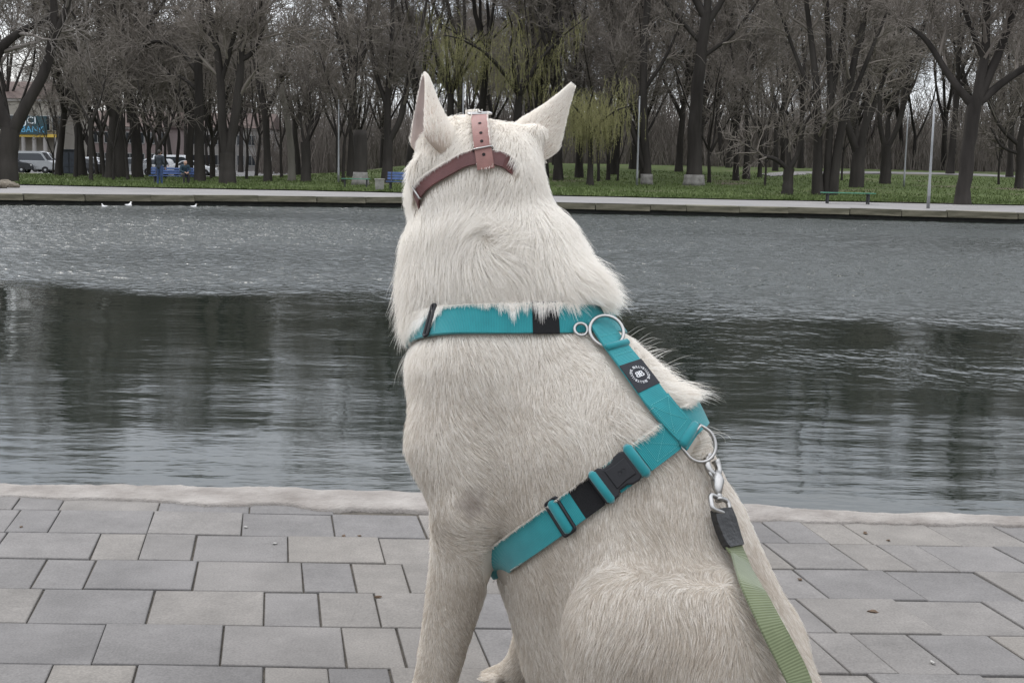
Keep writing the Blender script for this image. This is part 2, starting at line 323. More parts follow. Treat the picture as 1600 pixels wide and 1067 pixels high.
while X < 52:
    L = rnd.uniform(1.3, 2.4); a = Vector((X, bank_y(X), 0)); b = Vector((X + L, bank_y(X + L), 0)); c = (a + b) / 2; ang = math.atan2(b.y - a.y, b.x - a.x)
    bm = bmesh.new(); bmesh.ops.create_cube(bm, size=1)
    for v in bm.verts: v.co = Vector((v.co.x * ((b - a).length - .008), v.co.y * .62, v.co.z * .23))
    bmesh.ops.bevel(bm, geom=bm.edges[:], offset=.016, segments=2, affect='EDGES')
    for v in bm.verts: v.co += Vector((rnd.uniform(-.01, .01), rnd.uniform(-.015, .015), rnd.uniform(-.012, .012)))
    me_ = bpy.data.meshes.new('stone'); bm.to_mesh(me_); bm.free(); o = link('stone', me_, M_STONE, cw)
    o.location = (c.x, c.y + .31 - .1 + rnd.uniform(-.04, .03), EDGE_Z - .115 + rnd.uniform(-.02, .02)); o.rotation_euler = (rnd.uniform(-.02, .02), rnd.uniform(-.008, .008), ang + rnd.uniform(-.006, .006)); X += L
def strip(name, xs, y0f, y1f, ny, dz, m):
    V, F = [], []; nx = len(xs)
    for x in xs:
        a, b = y0f(x), y1f(x)
        for j in range(ny): y = a + (b - a) * j / (ny - 1); V.append((x, y, float(terrain(x, y)) + dz))
    for i in range(nx - 1):
        for j in range(ny - 1): F.append((i * ny + j, (i + 1) * ny + j, (i + 1) * ny + j + 1, i * ny + j + 1))
    return mesh(name, V, F, m, smooth=True)
def lawn_y(X): return 58.2 - .012 * X + .25 * math.sin(X * .5) + .12 * math.sin(X * 1.7)
xs = np.linspace(-80, 90, 171)
o = strip('path', xs, lambda x: bank_y(x) + .35, lambda x: 62.0, 8, 0.0, M_PATH); tag(o, kind='structure', label='pale grey promenade path along the far shore')
# moss creeping over the back of the stone course
mgr, tg, bgr = newmat('lawn')
def _lawn():
    t, b = tg, bgr; b.inputs['Roughness'].default_value = .95; b.inputs['Specular IOR Level'].default_value = .1
    ge = N(t, 'ShaderNodeNewGeometry')
    def nz(s, d=5): n = N(t, 'ShaderNodeTexNoise'); n.inputs['Scale'].default_value = s; n.inputs['Detail'].default_value = d; n.inputs['Roughness'].default_value = .65; t.links.new(ge.outputs['Position'], n.inputs['Vector']); return n.outputs['Fac']
    r1 = N(t, 'ShaderNodeValToRGB'); e = r1.color_ramp.elements; e[0].color = (.042, .060, .019, 1); e[1].color = (.092, .118, .042, 1); e[0].position = .3; e[1].position = .7; t.links.new(nz(1.6, 8), r1.inputs[0])
    r2 = N(t, 'ShaderNodeValToRGB'); e = r2.color_ramp.elements; e[0].color = (0, 0, 0, 1); e[1].color = (1, 1, 1, 1); e[0].position = .56; e[1].position = .66; t.links.new(nz(.16, 6), r2.inputs[0])
    mx = N(t, 'ShaderNodeMixRGB'); t.links.new(r2.outputs[0], mx.inputs[0]); t.links.new(r1.outputs[0], mx.inputs[1]); mx.inputs[2].default_value = (.12, .10, .075, 1); t.links.new(mx.outputs[0], b.inputs['Base Color'])
_lawn()
o = strip('lawn', xs, lawn_y, lambda x: 112.0 if x < -22 else 300.0, 60, .05, mgr)
tag(o, kind='structure', label='green spring lawn under the bare trees')
V, F = [], []
for (x0, y0, x1, y1) in ((-260, 112.0, 260, 330),):
    xs2 = np.linspace(x0, x1, 40); ys2 = np.linspace(y0, y1, 20)
    for x in xs2:
        for y in ys2: V.append((x, y, float(terrain(x, y)) - .02))
    for i in range(39):
        for j in range(19): F.append((i * 20 + j, (i + 1) * 20 + j, (i + 1) * 20 + j + 1, i * 20 + j + 1))
o = mesh('road', V, F, M_ROAD); tag(o, kind='structure', label='grey street beyond the park')
o = mesh('ground', [(-900, 60, -1.2), (900, 60, -1.2), (900, 1500, -1.2), (-900, 1500, -1.2)], [(0, 1, 2, 3)], mgr); tag(o, kind='structure')
# worn footpath crossing the lawn
fp_px = [(1200, 276), (1240, 274), (1300, 272), (1380, 272), (1480, 274), (1560, 277), (1640, 280)]; fpv = [ground_at(*q) for q in fp_px]
V = [v for p in fpv for v in ((p.x, p.y - 1.2, float(terrain(p.x, p.y - 1.2)) + .09), (p.x, p.y + 3.5, float(terrain(p.x, p.y + 3.5)) + .09))]
o = mesh('footpath', V, [(2 * i, 2 * i + 2, 2 * i + 3, 2 * i + 1) for i in range(len(fpv) - 1)], M_PATH); tag(o, kind='structure', label='footpath crossing the lawn between the trees')
# grass tufts
M_GRASS = mat('grass_blades', (.058, .084, .026), .9, scale=.9, col2=(.115, .145, .055), coord='Object', spec=.15)
rs = np.random.RandomState(2); ng = 60000; gxs = rs.uniform(-40, 48, ng); gys = 58.4 + 50 * rs.rand(ng) ** 1.7; ok = gys > np.array([lawn_y(x) for x in gxs]) + .05
gxs, gys = gxs[ok], gys[ok]; ng = len(gxs); gz = terrain(gxs, gys) + .04; hh = .07 + .12 * rs.rand(ng) ** 2; an = rs.rand(ng) * 6.28; wd = .02 + .03 * rs.rand(ng); ln_ = rs.randn(ng, 2) * .05
A = np.stack([gxs - np.cos(an) * wd, gys - np.sin(an) * wd, gz], 1); B = np.stack([gxs + np.cos(an) * wd, gys + np.sin(an) * wd, gz], 1); Cc = np.stack([gxs + ln_[:, 0], gys + ln_[:, 1], gz + hh], 1)
V = np.stack([A, B, Cc], 1).reshape(-1, 3); me_ = bpy.data.meshes.new('grass'); me_.vertices.add(3 * ng); me_.vertices.foreach_set('co', V.reshape(-1)); me_.loops.add(3 * ng); me_.loops.foreach_set('vertex_index', np.arange(3 * ng)); me_.polygons.add(ng); me_.polygons.foreach_set('loop_start', np.arange(0, 3 * ng, 3)); me_.update(); me_.validate()
o = link('grass', me_, M_GRASS); tag(o, 'short green grass covering the park lawn', 'grass', kind='stuff')
# ================================================================== trees
def bark(name, c1, c2, sc=1.2):
    return mat(name, c1, .95, scale=sc, col2=c2, bump=.8, bscale=6, coord='Object', stretch=(1, 1, .18), spec=.1, detail=8)
M_BARK = bark('dark_bark', (.023, .0205, .0185), (.055, .049, .044))
M_BARKP = bark('pale_bark', (.12, .11, .095), (.20, .185, .16))
M_TWIG = mat('brown_twigs', (.122, .107, .093), .95, scale=.35, col2=(.21, .185, .162), spec=.1, obj_var=.16)
M_TWIGG = mat('grey_twigs', (.13, .117, .105), .95, scale=.35, col2=(.21, .19, .172), spec=.1, obj_var=.14)
M_WILLOW = mat('willow_shoots', (.19, .18, .080), .9, scale=.6, col2=(.32, .305, .15), spec=.15)
M_LIME = mat('whitewash', (.13, .122, .11), .95, scale=3.5, col2=(.26, .248, .228), detail=8)
def tubes_np(polys, ns):
    """polys: list of (points n x 3, radii n) -> one vertex and face array"""
    groups = {}
    for p, r in polys: groups.setdefault(len(p), []).append((p, r))
    VV, FF, off = [], [], 0
    for n, lst in groups.items():
        P = np.array([q[0] for q in lst], float); Rr = np.array([q[1] for q in lst], float); m = len(lst)
        T = np.gradient(P, axis=1); T /= np.maximum(np.linalg.norm(T, axis=2, keepdims=True), 1e-9)
        ref = np.where(np.abs(T[:, :1, 2:3]) < .8, np.array([0, 0, 1.0]), np.array([1.0, 0, 0])); ref = np.broadcast_to(ref, T.shape)
        U = np.cross(T, ref); U /= np.maximum(np.linalg.norm(U, axis=2, keepdims=True), 1e-9); W = np.cross(T, U)
        an = np.arange(ns) * 2 * np.pi / ns
        V = P[:, :, None, :] + Rr[:, :, None, None] * (U[:, :, None, :] * np.cos(an)[None, None, :, None] + W[:, :, None, :] * np.sin(an)[None, None, :, None])
        idx = np.arange(m * n * ns).reshape(m, n, ns); a = idx[:, :-1, :]; b = np.roll(a, -1, 2); d = idx[:, 1:, :]; c = np.roll(d, -1, 2)
        FF.append(np.stack([a, b, c, d], -1).reshape(-1, 4) + off); VV.append(V.reshape(-1, 3)); off += m * n * ns
    return np.concatenate(VV), np.concatenate(FF)
def np_mesh(name, V, F, smooth=True):
    me = bpy.data.meshes.new(name); k = F.shape[1]; me.vertices.add(len(V)); me.vertices.foreach_set('co', V.reshape(-1).astype(np.float32)); me.loops.add(F.size); me.loops.foreach_set('vertex_index', F.reshape(-1).astype(np.int32))
    me.polygons.add(len(F)); me.polygons.foreach_set('loop_start', np.arange(0, F.size, k, dtype=np.int32)); me.update()
    if smooth: me.polygons.foreach_set('use_smooth', np.ones(len(F), bool))
    me.validate(); return me
class Tree:
    def __init__(s, seed): s.r = np.random.RandomState(seed); s.big = []; s.mid = []; s.fine = []
    def limb(s, p, d, L, r0, r1, n, wob, up):
        """bending branch; returns its points, radii"""
        P = [np.array(p, float)]; d = np.array(d, float); d /= np.linalg.norm(d)
        for k in range(n - 1):
            d = d + s.r.randn(3) * wob + np.array([0, 0, up]); d /= np.linalg.norm(d); P.append(P[-1] + d * L / (n - 1))
        return np.array(P), np.linspace(r0, r1, n)
    def side(s, P, R_, t):
        x = t * (len(P) - 1); i = min(int(x), len(P) - 2); f = x - i; p = P[i] * (1 - f) + P[i + 1] * f; tan = P[i + 1] - P[i]; tan /= np.linalg.norm(tan)
        a = np.cross(tan, s.r.randn(3)); a /= np.linalg.norm(a); return p, tan, a, R_[i] * (1 - f) + R_[i + 1] * f
    def twigs(s, P, R_, n3, L3, n4, L4, up=.05, droop=0.0, rt=.017):
        for _ in range(n3):
            p, tan, a, r = s.side(P, R_, s.r.uniform(.15, 1)); L = L3 * s.r.uniform(.6, 1.3)
            Q, q = s.limb(p, tan * .75 + a * .9, L, min(r * .6, .026), .012, 4, .16, up - droop); s.mid.append((Q, q))
            for _ in range(n4):
                p2, t2, a2, r2 = s.side(Q, q, s.r.uniform(.15, 1)); l = L4 * s.r.uniform(.5, 1.4)
                e = t2 * .8 + a2 * .8 + np.array([0, 0, up * 2 - droop * 3]); e /= np.linalg.norm(e); m = p2 + e * l * .5 + s.r.randn(3) * .05 * l; s.fine.append((np.array([p2, m, p2 + e * l + s.r.randn(3) * .12 * l]), np.array([rt, rt * .8, rt * .45])))
    def crown(s, P, R_, n2=8, L2=2.8, n3=7, L3=1.5, n4=6, L4=.8, t0=.25, up=.06, droop=0.0, rt=.017):
        for _ in range(n2):
            t = s.r.uniform(t0, 1); p, tan, a, r = s.side(P, R_, t); L = L2 * s.r.uniform(.6, 1.35)
            Q, q = s.limb(p, tan * .8 + a * .8, L, r * .55, .022, 6, .16, up); s.mid.append((Q, q)); s.twigs(Q, q, n3, L3, n4, L4, up, droop, rt)
    def auto(s, h, r, fork, nl, spread, n2, n3, n4, L2=2.6, L3=1.5, L4=.8, lean=(0, 0), up=.10):
        P, q = s.limb((0, 0, -.15), (lean[0], lean[1], 1), fork, r, r * .72, 7, .045, .03); q[0] *= 1.35; q[1] *= 1.06; s.big.append((P, q))
        top = P[-1]; ph = s.r.rand() * 6.28
        for k in range(nl):
            a = ph + 6.28 * k / nl + s.r.uniform(-.4, .4); sp_ = spread * s.r.uniform(.6, 1.3); d = (math.cos(a) * sp_, math.sin(a) * sp_, 1)
            L = (h - fork) * s.r.uniform(.85, 1.15); st = P[-1] if k < 3 else P[-2]
            Q, w = s.limb(st, d, L, r * .55 * s.r.uniform(.8, 1.1), .03, 9, .09, up); s.big.append((Q, w)); s.crown(Q, w, n2, L2, n3, L3, n4, L4)
        return s
    def custom(s, limbs, n2, n3, n4, L2=2.4, L3=1.4, L4=.8, t0=.3, crown_from=1):
        """limbs: list of (list of (x, y, z, r))"""
        for k, l in enumerate(limbs):
            A = np.array(l, float); m = 4 * (len(A) - 1) + 1; u = np.linspace(0, len(A) - 1, m); B = np.stack([np.interp(u, np.arange(len(A)), A[:, j]) for j in range(4)], 1)
            for _ in range(3): B[1:-1, :3] = (B[:-2, :3] + 2 * B[1:-1, :3] + B[2:, :3]) / 4
            B[1:-1, :2] += s.r.randn(m - 2, 2) * .05 * B[1:-1, 3:4]
            s.big.append((B[:, :3], B[:, 3]))
            if k >= crown_from: s.crown(B[:, :3], B[:, 3], n2, L2, n3, L3, n4, L4, t0)
        return s
    def meshes(s):
        V, F = tubes_np(s.big, 9); V = V + s.r.randn(*V.shape) * .006; tm = np_mesh('trunk', V, F)
        parts = [tubes_np(s.mid, 4), tubes_np(s.fine, 3)]
        V = np.concatenate([parts[0][0], parts[1][0]]); F = np.concatenate([parts[0][1], parts[1][1] + len(parts[0][0])]); return tm, np_mesh('crown', V, F, False)
def plant(name, tm, cm, loc, rz, sc, label, group=None, mb_=None, mt_=None, cat='tree'):
    e = empty(name, loc, rz); e.scale = (sc, sc, sc) if not hasattr(sc, '__len__') else sc; tag(e, label, cat, group)
    a = link('trunk', tm, mb_ or M_BARK, e); b = link('crown', cm, mt_ or M_TWIG, e) if cm is not None else None
    return e
def ground_z(p): return float(terrain(p.x, p.y)) + .04
# ---- prototypes
protos = []
for sd_, kw in ((1, dict(h=15, r=.26, fork=4.6, nl=4, spread=.42, n2=9, n3=7, n4=9)), (2, dict(h=17, r=.30, fork=6.0, nl=5, spread=.34, n2=8, n3=7, n4=9)), (3, dict(h=13, r=.20, fork=3.4, nl=4, spread=.5, n2=9, n3=7, n4=9)),
                (4, dict(h=18, r=.28, fork=7.5, nl=4, spread=.30, n2=9, n3=7, n4=9)), (5, dict(h=12, r=.17, fork=3.0, nl=5, spread=.55, n2=7, n3=7, n4=7, lean=(.12, 0)))):
    protos.append(Tree(sd_).auto(**kw).meshes())
small = [Tree(21).auto(6.5, .085, 1.9, 4, .55, 5, 5, 5, 1.3, .9, .55).meshes(), Tree(22).auto(8, .10, 2.6, 3, .45, 6, 5, 5, 1.6, 1.0, .6).meshes()]
# ---- trees one can tell apart along the shore: photo column, photo base row, limbs drawn in metres (x across, y depth, z up, radius)
def near_tree(px, py, limbs, seed, label, dens=(8, 7, 7), L=(2.4, 1.5, .8), mb_=None, mt_=None, t0=.3, cf=1, limed=False):
    g = ground_at(px, py); tm, cm = Tree(seed).custom(limbs, *dens, *L, t0=t0, crown_from=cf).meshes()
    e = plant('bare_tree', tm, cm, (g.x, g.y, ground_z(g) - .03), 0, 1, label, None, mb_, mt_)
    if limed:
        r0 = limbs[0][0][3] * 1.08 + .02; MB().lathe([(r0 * 1.12, 0), (r0 * 1.02, .25), (r0 * .97, .5), (r0 * .95, .72)], 14).build('whitewash_band', M_LIME, e, True)
    return e
near_tree(10, 287, [[(0, 0, -.1, .62), (.1, 0, 1.2, .46), (.3, 0, 2.6, .44)], [(.25, 0, 2.4, .36), (-.3, .1, 3.6, .3), (-.7, .2, 5, .27), (-.3, .3, 6.4, .24), (.9, .4, 7.3, .18), (2.2, .5, 7.9, .1)], [(.3, 0, 2.4, .33), (1.2, -.2, 3.8, .27), (2.2, -.3, 5.4, .24), (2.7, -.3, 7.4, .2), (2.5, -.2, 9.4, .16), (3.3, 0, 11.5, .1)], [(2.7, -.3, 7.0, .16), (3.6, -.5, 9, .12), (3.8, -.7, 11, .06)]], 31,
          'thick dark tree forking low into two bowed limbs beside the rocks', (7, 6, 6), mt_=M_TWIGG)
near_tree(142, 284, [[(0, 0, -.1, .13), (.03, 0, 1.5, .11), (.05, 0, 3.4, .10)], [(.05, 0, 3.2, .08), (-.5, 0, 4.2, .06), (-1.0, 0, 5.4, .04)], [(.05, 0, 3.2, .08), (.6, .1, 4.3, .06), (.9, .2, 5.8, .04)]], 32, 'slender young tree with a narrow Y fork near the dark kiosk', (6, 5, 5), (1.4, 1.0, .6))
near_tree(186, 279, [[(0, 0, -.1, .62), (0, 0, 2.0, .52), (-.05, 0, 4.5, .48), (-.3, 0, 6, .42)], [(-.2, 0, 5.6, .34), (-.8, 0, 8, .28), (-1.2, 0, 11, .2), (-1.4, .3, 14, .1)], [(-.1, 0, 5.6, .30), (.9, .3, 8, .24), (2.0, .4, 10.5, .16), (3.4, .5, 12.5, .08)], [(-.2, 0, 4.8, .2), (-1.6, -.3, 6.6, .13), (-3.0, -.4, 7.4, .06)]], 33, 'broad dark trunk with a thick twiggy crown beside the leaning tree', (9, 7, 7))
near_tree(215, 279, [[(0, 0, -.1, .46), (0, 0, 1.5, .40), (-.1, 0, 4.0, .36), (-.7, 0, 6.6, .32), (-1.0, 0, 9.0, .27)], [(-.9, 0, 8.6, .24), (-1.0, 0, 11, .18), (-.6, 0, 14, .09)], [(-.3, 0, 4.6, .22), (.5, 0, 6.4, .19), (.8, 0, 9, .15), (.7, 0, 12, .08)]], 34, 'dark trunk leaning over towards the broad one with a straight side limb', (9, 7, 7))
near_tree(246, 284, [[(0, 0, -.1, .15), (0, 0, 1.0, .13), (0.05, 0, 2.2, .13)], [(.05, 0, 2.0, .1), (-.2, 0, 3.0, .09), (-.8, 0, 4.4, .06), (-1.1, 0, 6.0, .04)], [(.05, 0, 2.0, .1), (.7, 0, 3.0, .08), (1.3, .1, 4.6, .06), (1.5, .1, 6.5, .04)]], 35, 'small forked tree standing right behind the blue bench', (6, 5, 5), (1.4, 1.0, .6))
near_tree(312, 285, [[(0, 0, -.1, .40), (0, 0, 1.5, .31), (.05, 0, 5, .28), (0, 0, 7.5, .25)], [(0, 0, 7.2, .22), (.3, 0, 9.5, .18), (.2, .2, 12, .12), (.4, .2, 14, .06)], [(0, 0, 6.6, .17), (-1.2, .1, 8.2, .14), (-2.7, .2, 8.6, .11), (-3.6, .3, 8.0, .06)], [(0, 0, 7, .16), (1.0, -.2, 9.5, .12), (1.9, -.3, 12, .07)], [(0, 0, 5.5, .12), (-1.0, .2, 6.4, .10), (-2.2, .3, 6.6, .06)]], 36, 'straight dark tree with arching side limbs beside the seated person', (9, 7, 7))
near_tree(355, 289, [[(0, 0, -.1, .52), (0, 0, .9, .40), (.0, 0, 1.7, .37)], [(0, 0, 1.4, .27), (-.25, 0, 3.2, .24), (-.3, 0, 6, .21), (-.8, .1, 9, .16), (-1.6, .2, 12, .08)], [(.05, 0, 1.4, .28), (.4, 0, 3.2, .25), (.75, 0, 5.6, .22), (.8, 0, 7.6, .18), (1.8, .2, 9.6, .13), (3.0, .3, 11, .07)], [(.75, 0, 6.6, .15), (1.5, .1, 7.0, .12), (2.0, .2, 8.4, .08)], [(-.3, 0, 5.4, .13), (.3, -.1, 7.2, .12), (.9, -.2, 9.4, .08)]], 37, 'twin-stemmed dark tree splitting just above the grass', (9, 7, 7))
near_tree(418, 285, [[(0, 0, -.1, .30), (0, 0, 1.5, .22), (-.1, 0, 4, .21), (-.5, 0, 6, .19)], [(-.4, 0, 5.6, .17), (-.9, 0, 8, .13), (-1.0, 0, 11, .07)], [(-.2, 0, 4.2, .15), (.8, 0, 5.8, .12), (1.4, 0, 8.5, .07)]], 38, 'plain dark trunk between the twin-stemmed tree and the pale leaning trunk', (9, 7, 7))
near_tree(455, 284, [[(0, 0, -.1, .28), (.05, 0, 1.3, .22), (-.15, 0, 3.6, .20), (-.7, 0, 6, .17), (-1.2, 0, 8, .13)], [(-1.1, 0, 7.6, .12), (-1.7, 0, 10, .08), (-1.6, 0, 12.5, .05)], [(-.8, 0, 6.2, .1), (.0, 0, 8.2, .08), (.4, 0, 10.5, .05)]], 39, 'pale grey curved trunk leaning among darker trees', (8, 6, 6), mb_=M_BARKP, mt_=M_TWIGG)
near_tree(478, 286, [[(0, 0, -.1, .34), (0, 0, 1.0, .28), (-.05, 0, 2.4, .27)], [(-.05, 0, 2.2, .10), (-.3, 0, 3.4, .08), (-.5, 0, 5.2, .05)], [(0, 0, 2.3, .09), (.3, .1, 3.5, .07), (.2, .1, 5.5, .04)]], 40, 'short pollarded dark trunk with thin regrowth on the lawn', (9, 6, 6), (1.8, 1.2, .7))
near_tree(604, 287, [[(0, 0, -.1, .40), (.05, 0, 1.4, .29), (.1, 0, 2.6, .27)], [(.05, 0, 2.4, .22), (.0, 0, 4.6, .2), (.25, .1, 8, .16), (.3, .2, 12, .08)], [(.1, 0, 2.4, .2), (.9, 0, 3.9, .18), (1.3, 0, 6.5, .15), (2.2, 0, 10, .09), (2.6, 0, 13, .05)], [(.0, 0, 4.4, .14), (-.9, .1, 7, .11), (-1.2, .2, 10.5, .06)]], 41, 'dark forked tree behind the stone litter bin', (9, 7, 7))
near_tree(1010, 290, [[(0, 0, -.1, .36), (0, 0, 1.2, .30), (-.3, 0, 3.6, .26), (-.5, 0, 8, .24), (-.3, 0, 12, .21)], [(-.3, 0, 11.6, .18), (-1.2, 0, 14, .13), (-1.4, 0, 16.5, .07)], [(-.3, 0, 11.6, .16), (.0, 0, 14.5, .12), (.2, 0, 17, .06)], [(0, 0, .6, .2), (-1.0, 0, 3.4, .16), (-1.8, .2, 6, .12), (-2.6, .3, 8.5, .06)], [(-.4, 0, 6, .14), (1.2, 0, 8.5, .1), (2.0, 0, 11, .06)]], 42, 'tall slim tree with a pale whitewashed foot behind the thin lamp pole', (6, 6, 6), limed=True)
near_tree(1084, 291, [[(0, 0, -.1, .62), (.0, 0, 1.2, .50), (-.1, 0, 4.5, .44), (.1, 0, 8, .38), (.4, 0, 11, .34)], [(.4, 0, 10.6, .28), (-1.3, .1, 13.5, .2), (-2.2, .2, 17, .1)], [(.4, 0, 10.6, .28), (.5, 0, 14, .22), (.2, 0, 18, .1)], [(.4, 0, 10.2, .24), (1.8, -.1, 12.5, .18), (2.7, -.2, 16, .1)], [(.2, 0, 9, .16), (-1.7, .2, 11, .13), (-3.4, .3, 13, .06)], [(.2, 0, 8.2, .15), (2.2, .2, 9.6, .12), (3.8, .3, 12, .06)]], 43, 'big tree with a wide whitewashed foot in the middle of the lawn', (9, 7, 7), limed=True)
near_tree(1230, 306, [[(0, 0, -.1, .36), (0, 0, .7, .28), (.05, 0, 1.5, .30)], [(0, 0, 1.4, .15), (-.7, 0, 2.0, .12), (-1.5, .1, 2.1, .08), (-2.2, .2, 2.7, .04)], [(.05, 0, 1.4, .17), (.5, 0, 2.3, .13), (.7, 0, 3.9, .09), (1.4, .1, 4.8, .05)], [(.05, 0, 1.4, .15), (-.1, .1, 2.8, .11), (-.3, .2, 4.6, .06)]], 44, 'squat knobbly tree with crooked low branches beside the green bench', (6, 5, 4), (1.5, 1.0, .6))
near_tree(1278, 306, [[(0, 0, -.1, .36), (-.1, 0, 1.5, .27), (-.2, 0, 5, .22), (-.9, 0, 9, .15), (-1.6, 0, 13, .08)], [(.45, .1, -.1, .26), (.5, .1, 2, .21), (.45, .1, 6, .18), (.0, .2, 10, .13), (-.3, .2, 14, .07)], [(.8, 0, -.1, .30), (.9, 0, 2, .25), (1.3, 0, 5.5, .2), (2.0, 0, 9.5, .15), (2.7, 0, 13, .08)], [(1.1, 0, 4, .14), (2.2, 0, 7, .12), (3.6, 0, 11, .06)], [(-.2, 0, 4.5, .14), (-1.8, .1, 8, .1), (-3.0, .2, 11, .05)], [(.5, .1, 5, .13), (1.0, .2, 9, .1), (1.1, .3, 14, .05)]], 45, 'clump of several upright stems fanning out behind the green bench', (8, 7, 7), t0=.35, cf=0)
near_tree(1338, 294, [[(0, 0, -.1, .52), (0, 0, 1.4, .45), (.1, 0, 2.6, .42)], [(0, 0, 2.3, .28), (-.9, 0, 4, .23), (-1.2, 0, 8, .17), (-1.5, 0, 13, .08)], [(.1, 0, 2.4, .3), (.5, 0, 5, .25), (.6, 0, 9, .18), (1.0, 0, 14, .08)], [(.3, 0, 4, .18), (1.6, 0, 7.5, .14), (2.3, 0, 12, .07)]], 46, 'stout short trunk breaking into upright limbs beyond the clump of stems', (9, 7, 7))
near_tree(1383, 288, [[(0, 0, -.1, .44), (0, 0, 1.5, .36), (-.1, 0, 2.8, .33)], [(0, 0, 2.5, .2), (.9, 0, 4.5, .2), (1.2, 0, 8, .18), (2.1, 0, 11.5, .15), (3.6, 0, 15, .08)], [(-.1, 0, 2.5, .2), (-.8, 0, 4.6, .17), (-.6, 0, 9, .12), (-.3, 0, 13, .06)], [(1.2, 0, 8, .12), (.4, .2, 11, .09), (.5, .2, 14, .05)]], 47, 'dark tree with one long limb bending away above a stubby trunk', (9, 7, 7))
near_tree(1504, 320, [[(0, 0, -.1, .42), (0, 0, .6, .32), (.05, 0, 2.5, .30), (.25, 0, 4.6, .32)], [(.2, 0, 4.3, .2), (-1.0, 0, 5.6, .15), (-2.0, .1, 7.2, .12), (-2.9, .2, 7.8, .06)], [(.25, 0, 4.4, .24), (.6, 0, 6.4, .2), (.5, .1, 9, .15), (.3, .2, 12, .08)], [(.3, 0, 4.4, .24), (1.1, 0, 6.4, .19), (1.7, 0, 8.6, .14), (2.5, 0, 11.5, .07)], [(.35, 0, 4.4, .2), (1.6, -.1, 5.6, .17), (3.2, -.2, 6.6, .14), (4.6, -.2, 8, .08)], [(.6, 0, 6.2, .14), (-.5, .2, 8.6, .1), (-1.2, .3, 11, .05)]], 48, 'dark tree with wide spreading limbs nearest to the shore path beside the metal pole', (9, 7, 7))
near_tree(1592, 296, [[(0, 0, -.1, .34), (0, 0, 1.4, .27), (-.2, 0, 3.4, .25)], [(-.15, 0, 3.0, .17), (-1.5, 0, 4.0, .13), (-2.6, 0, 6, .1), (-3.2, 0, 9, .05)], [(-.2, 0, 3.2, .2), (.2, 0, 6, .17), (.3, 0, 11, .08)], [(-.1, 0, 2.4, .12), (-1.4, .1, 2.8, .1), (-2.2, .2, 4.2, .05)]], 49, 'dark tree with a low crooked arm beyond the spreading tree', (9, 7, 7))
# the sawn-off trunk
g = ground_at(563, 291); tmb = MB(); tmb.tube([(0, 0, -.1), (0, 0, .5), (.02, 0, 1.6), (-.03, 0, 2.7), (-.04, 0, 3.05)], [.5, .38, .37, .40, .36], 14)
e = empty('tree_stump', (g.x, g.y, ground_z(g) - .03)); tag(e, 'tall sawn-off dark trunk without any crown on the lawn', 'tree stump'); tmb.build('trunk', M_BARK, e, True)
MB().lathe([(.54, 0), (.47, .3), (.41, .6), (.40, .75)], 14).build('whitewash_band', M_LIME, e, True)
# ---- willows in first leaf
def willow(seed, h, r, spread, nstr, droop):
    t = Tree(seed); P, q = t.limb((0, 0, -.1), (0, 0, 1), h * .5, r, r * .7, 6, .05, .02); q[0] *= 1.3; t.big.append((P, q)); rr = t.r
    for k in range(7):
        a = 6.28 * k / 7 + rr.uniform(-.3, .3); Q, w = t.limb(P[-1], (math.cos(a) * spread, math.sin(a) * spread, 1), h * .62, r * .45, .025, 8, .10, -.06); t.big.append((Q, w))
        for _ in range(nstr):
            p, tan, ax, r_ = t.side(Q, w, rr.uniform(.2, 1)); p = p + rr.randn(3) * [.45, .45, .25]; L = droop * rr.uniform(.4, 1.15); d = np.array([ax[0] * .5, ax[1] * .5, .25]); pts = [p]
            for s_ in range(5):
                d = d * .62 + np.array([0, 0, -.42]) + rr.randn(3) * .06; pts.append(pts[-1] + d / np.linalg.norm(d) * L / 5)
            t.mid.append((np.array(pts), np.linspace(.008, .004, 6)))
            for s_ in range(9):
                u = rr.uniform(.1, 1) * 4.99; i = int(u); c = pts[i] + (pts[i + 1] - pts[i]) * (u - i); e = rr.randn(3) * .5 + np.array([0, 0, -.7]); e = e / np.linalg.norm(e) * .11; t.fine.append((np.array([c, c + e * .5, c + e]), np.array([.004, .012, .002])))
    return t.meshes()
wm = willow(61, 6.0, .20, .8, 130, 1.7); g = ground_at(922, 291); plant('willow_tree', *wm, (g.x, g.y, ground_z(g) - .03), .4, 1.1, 'small weeping willow in yellow-green first leaf on the lawn', None, None, M_WILLOW, 'tree')
wm2 = willow(62, 9.5, .30, .62, 60, 1.8); g = ground_at(800, 284); plant('willow_tree', *wm2, (g.x, g.y, ground_z(g) - .03), 1.0, 1.2, 'tall yellow-green willow rising behind the dog head', None, None, M_WILLOW, 'tree')
g = ground_at(700, 279); plant('willow_tree', *wm2, (g.x, g.y, ground_z(g) - .03), 2.5, (1.05, 1.05, 1.25), 'tall thin willow with faint green haze behind the upright ear', None, None, M_WILLOW, 'tree')
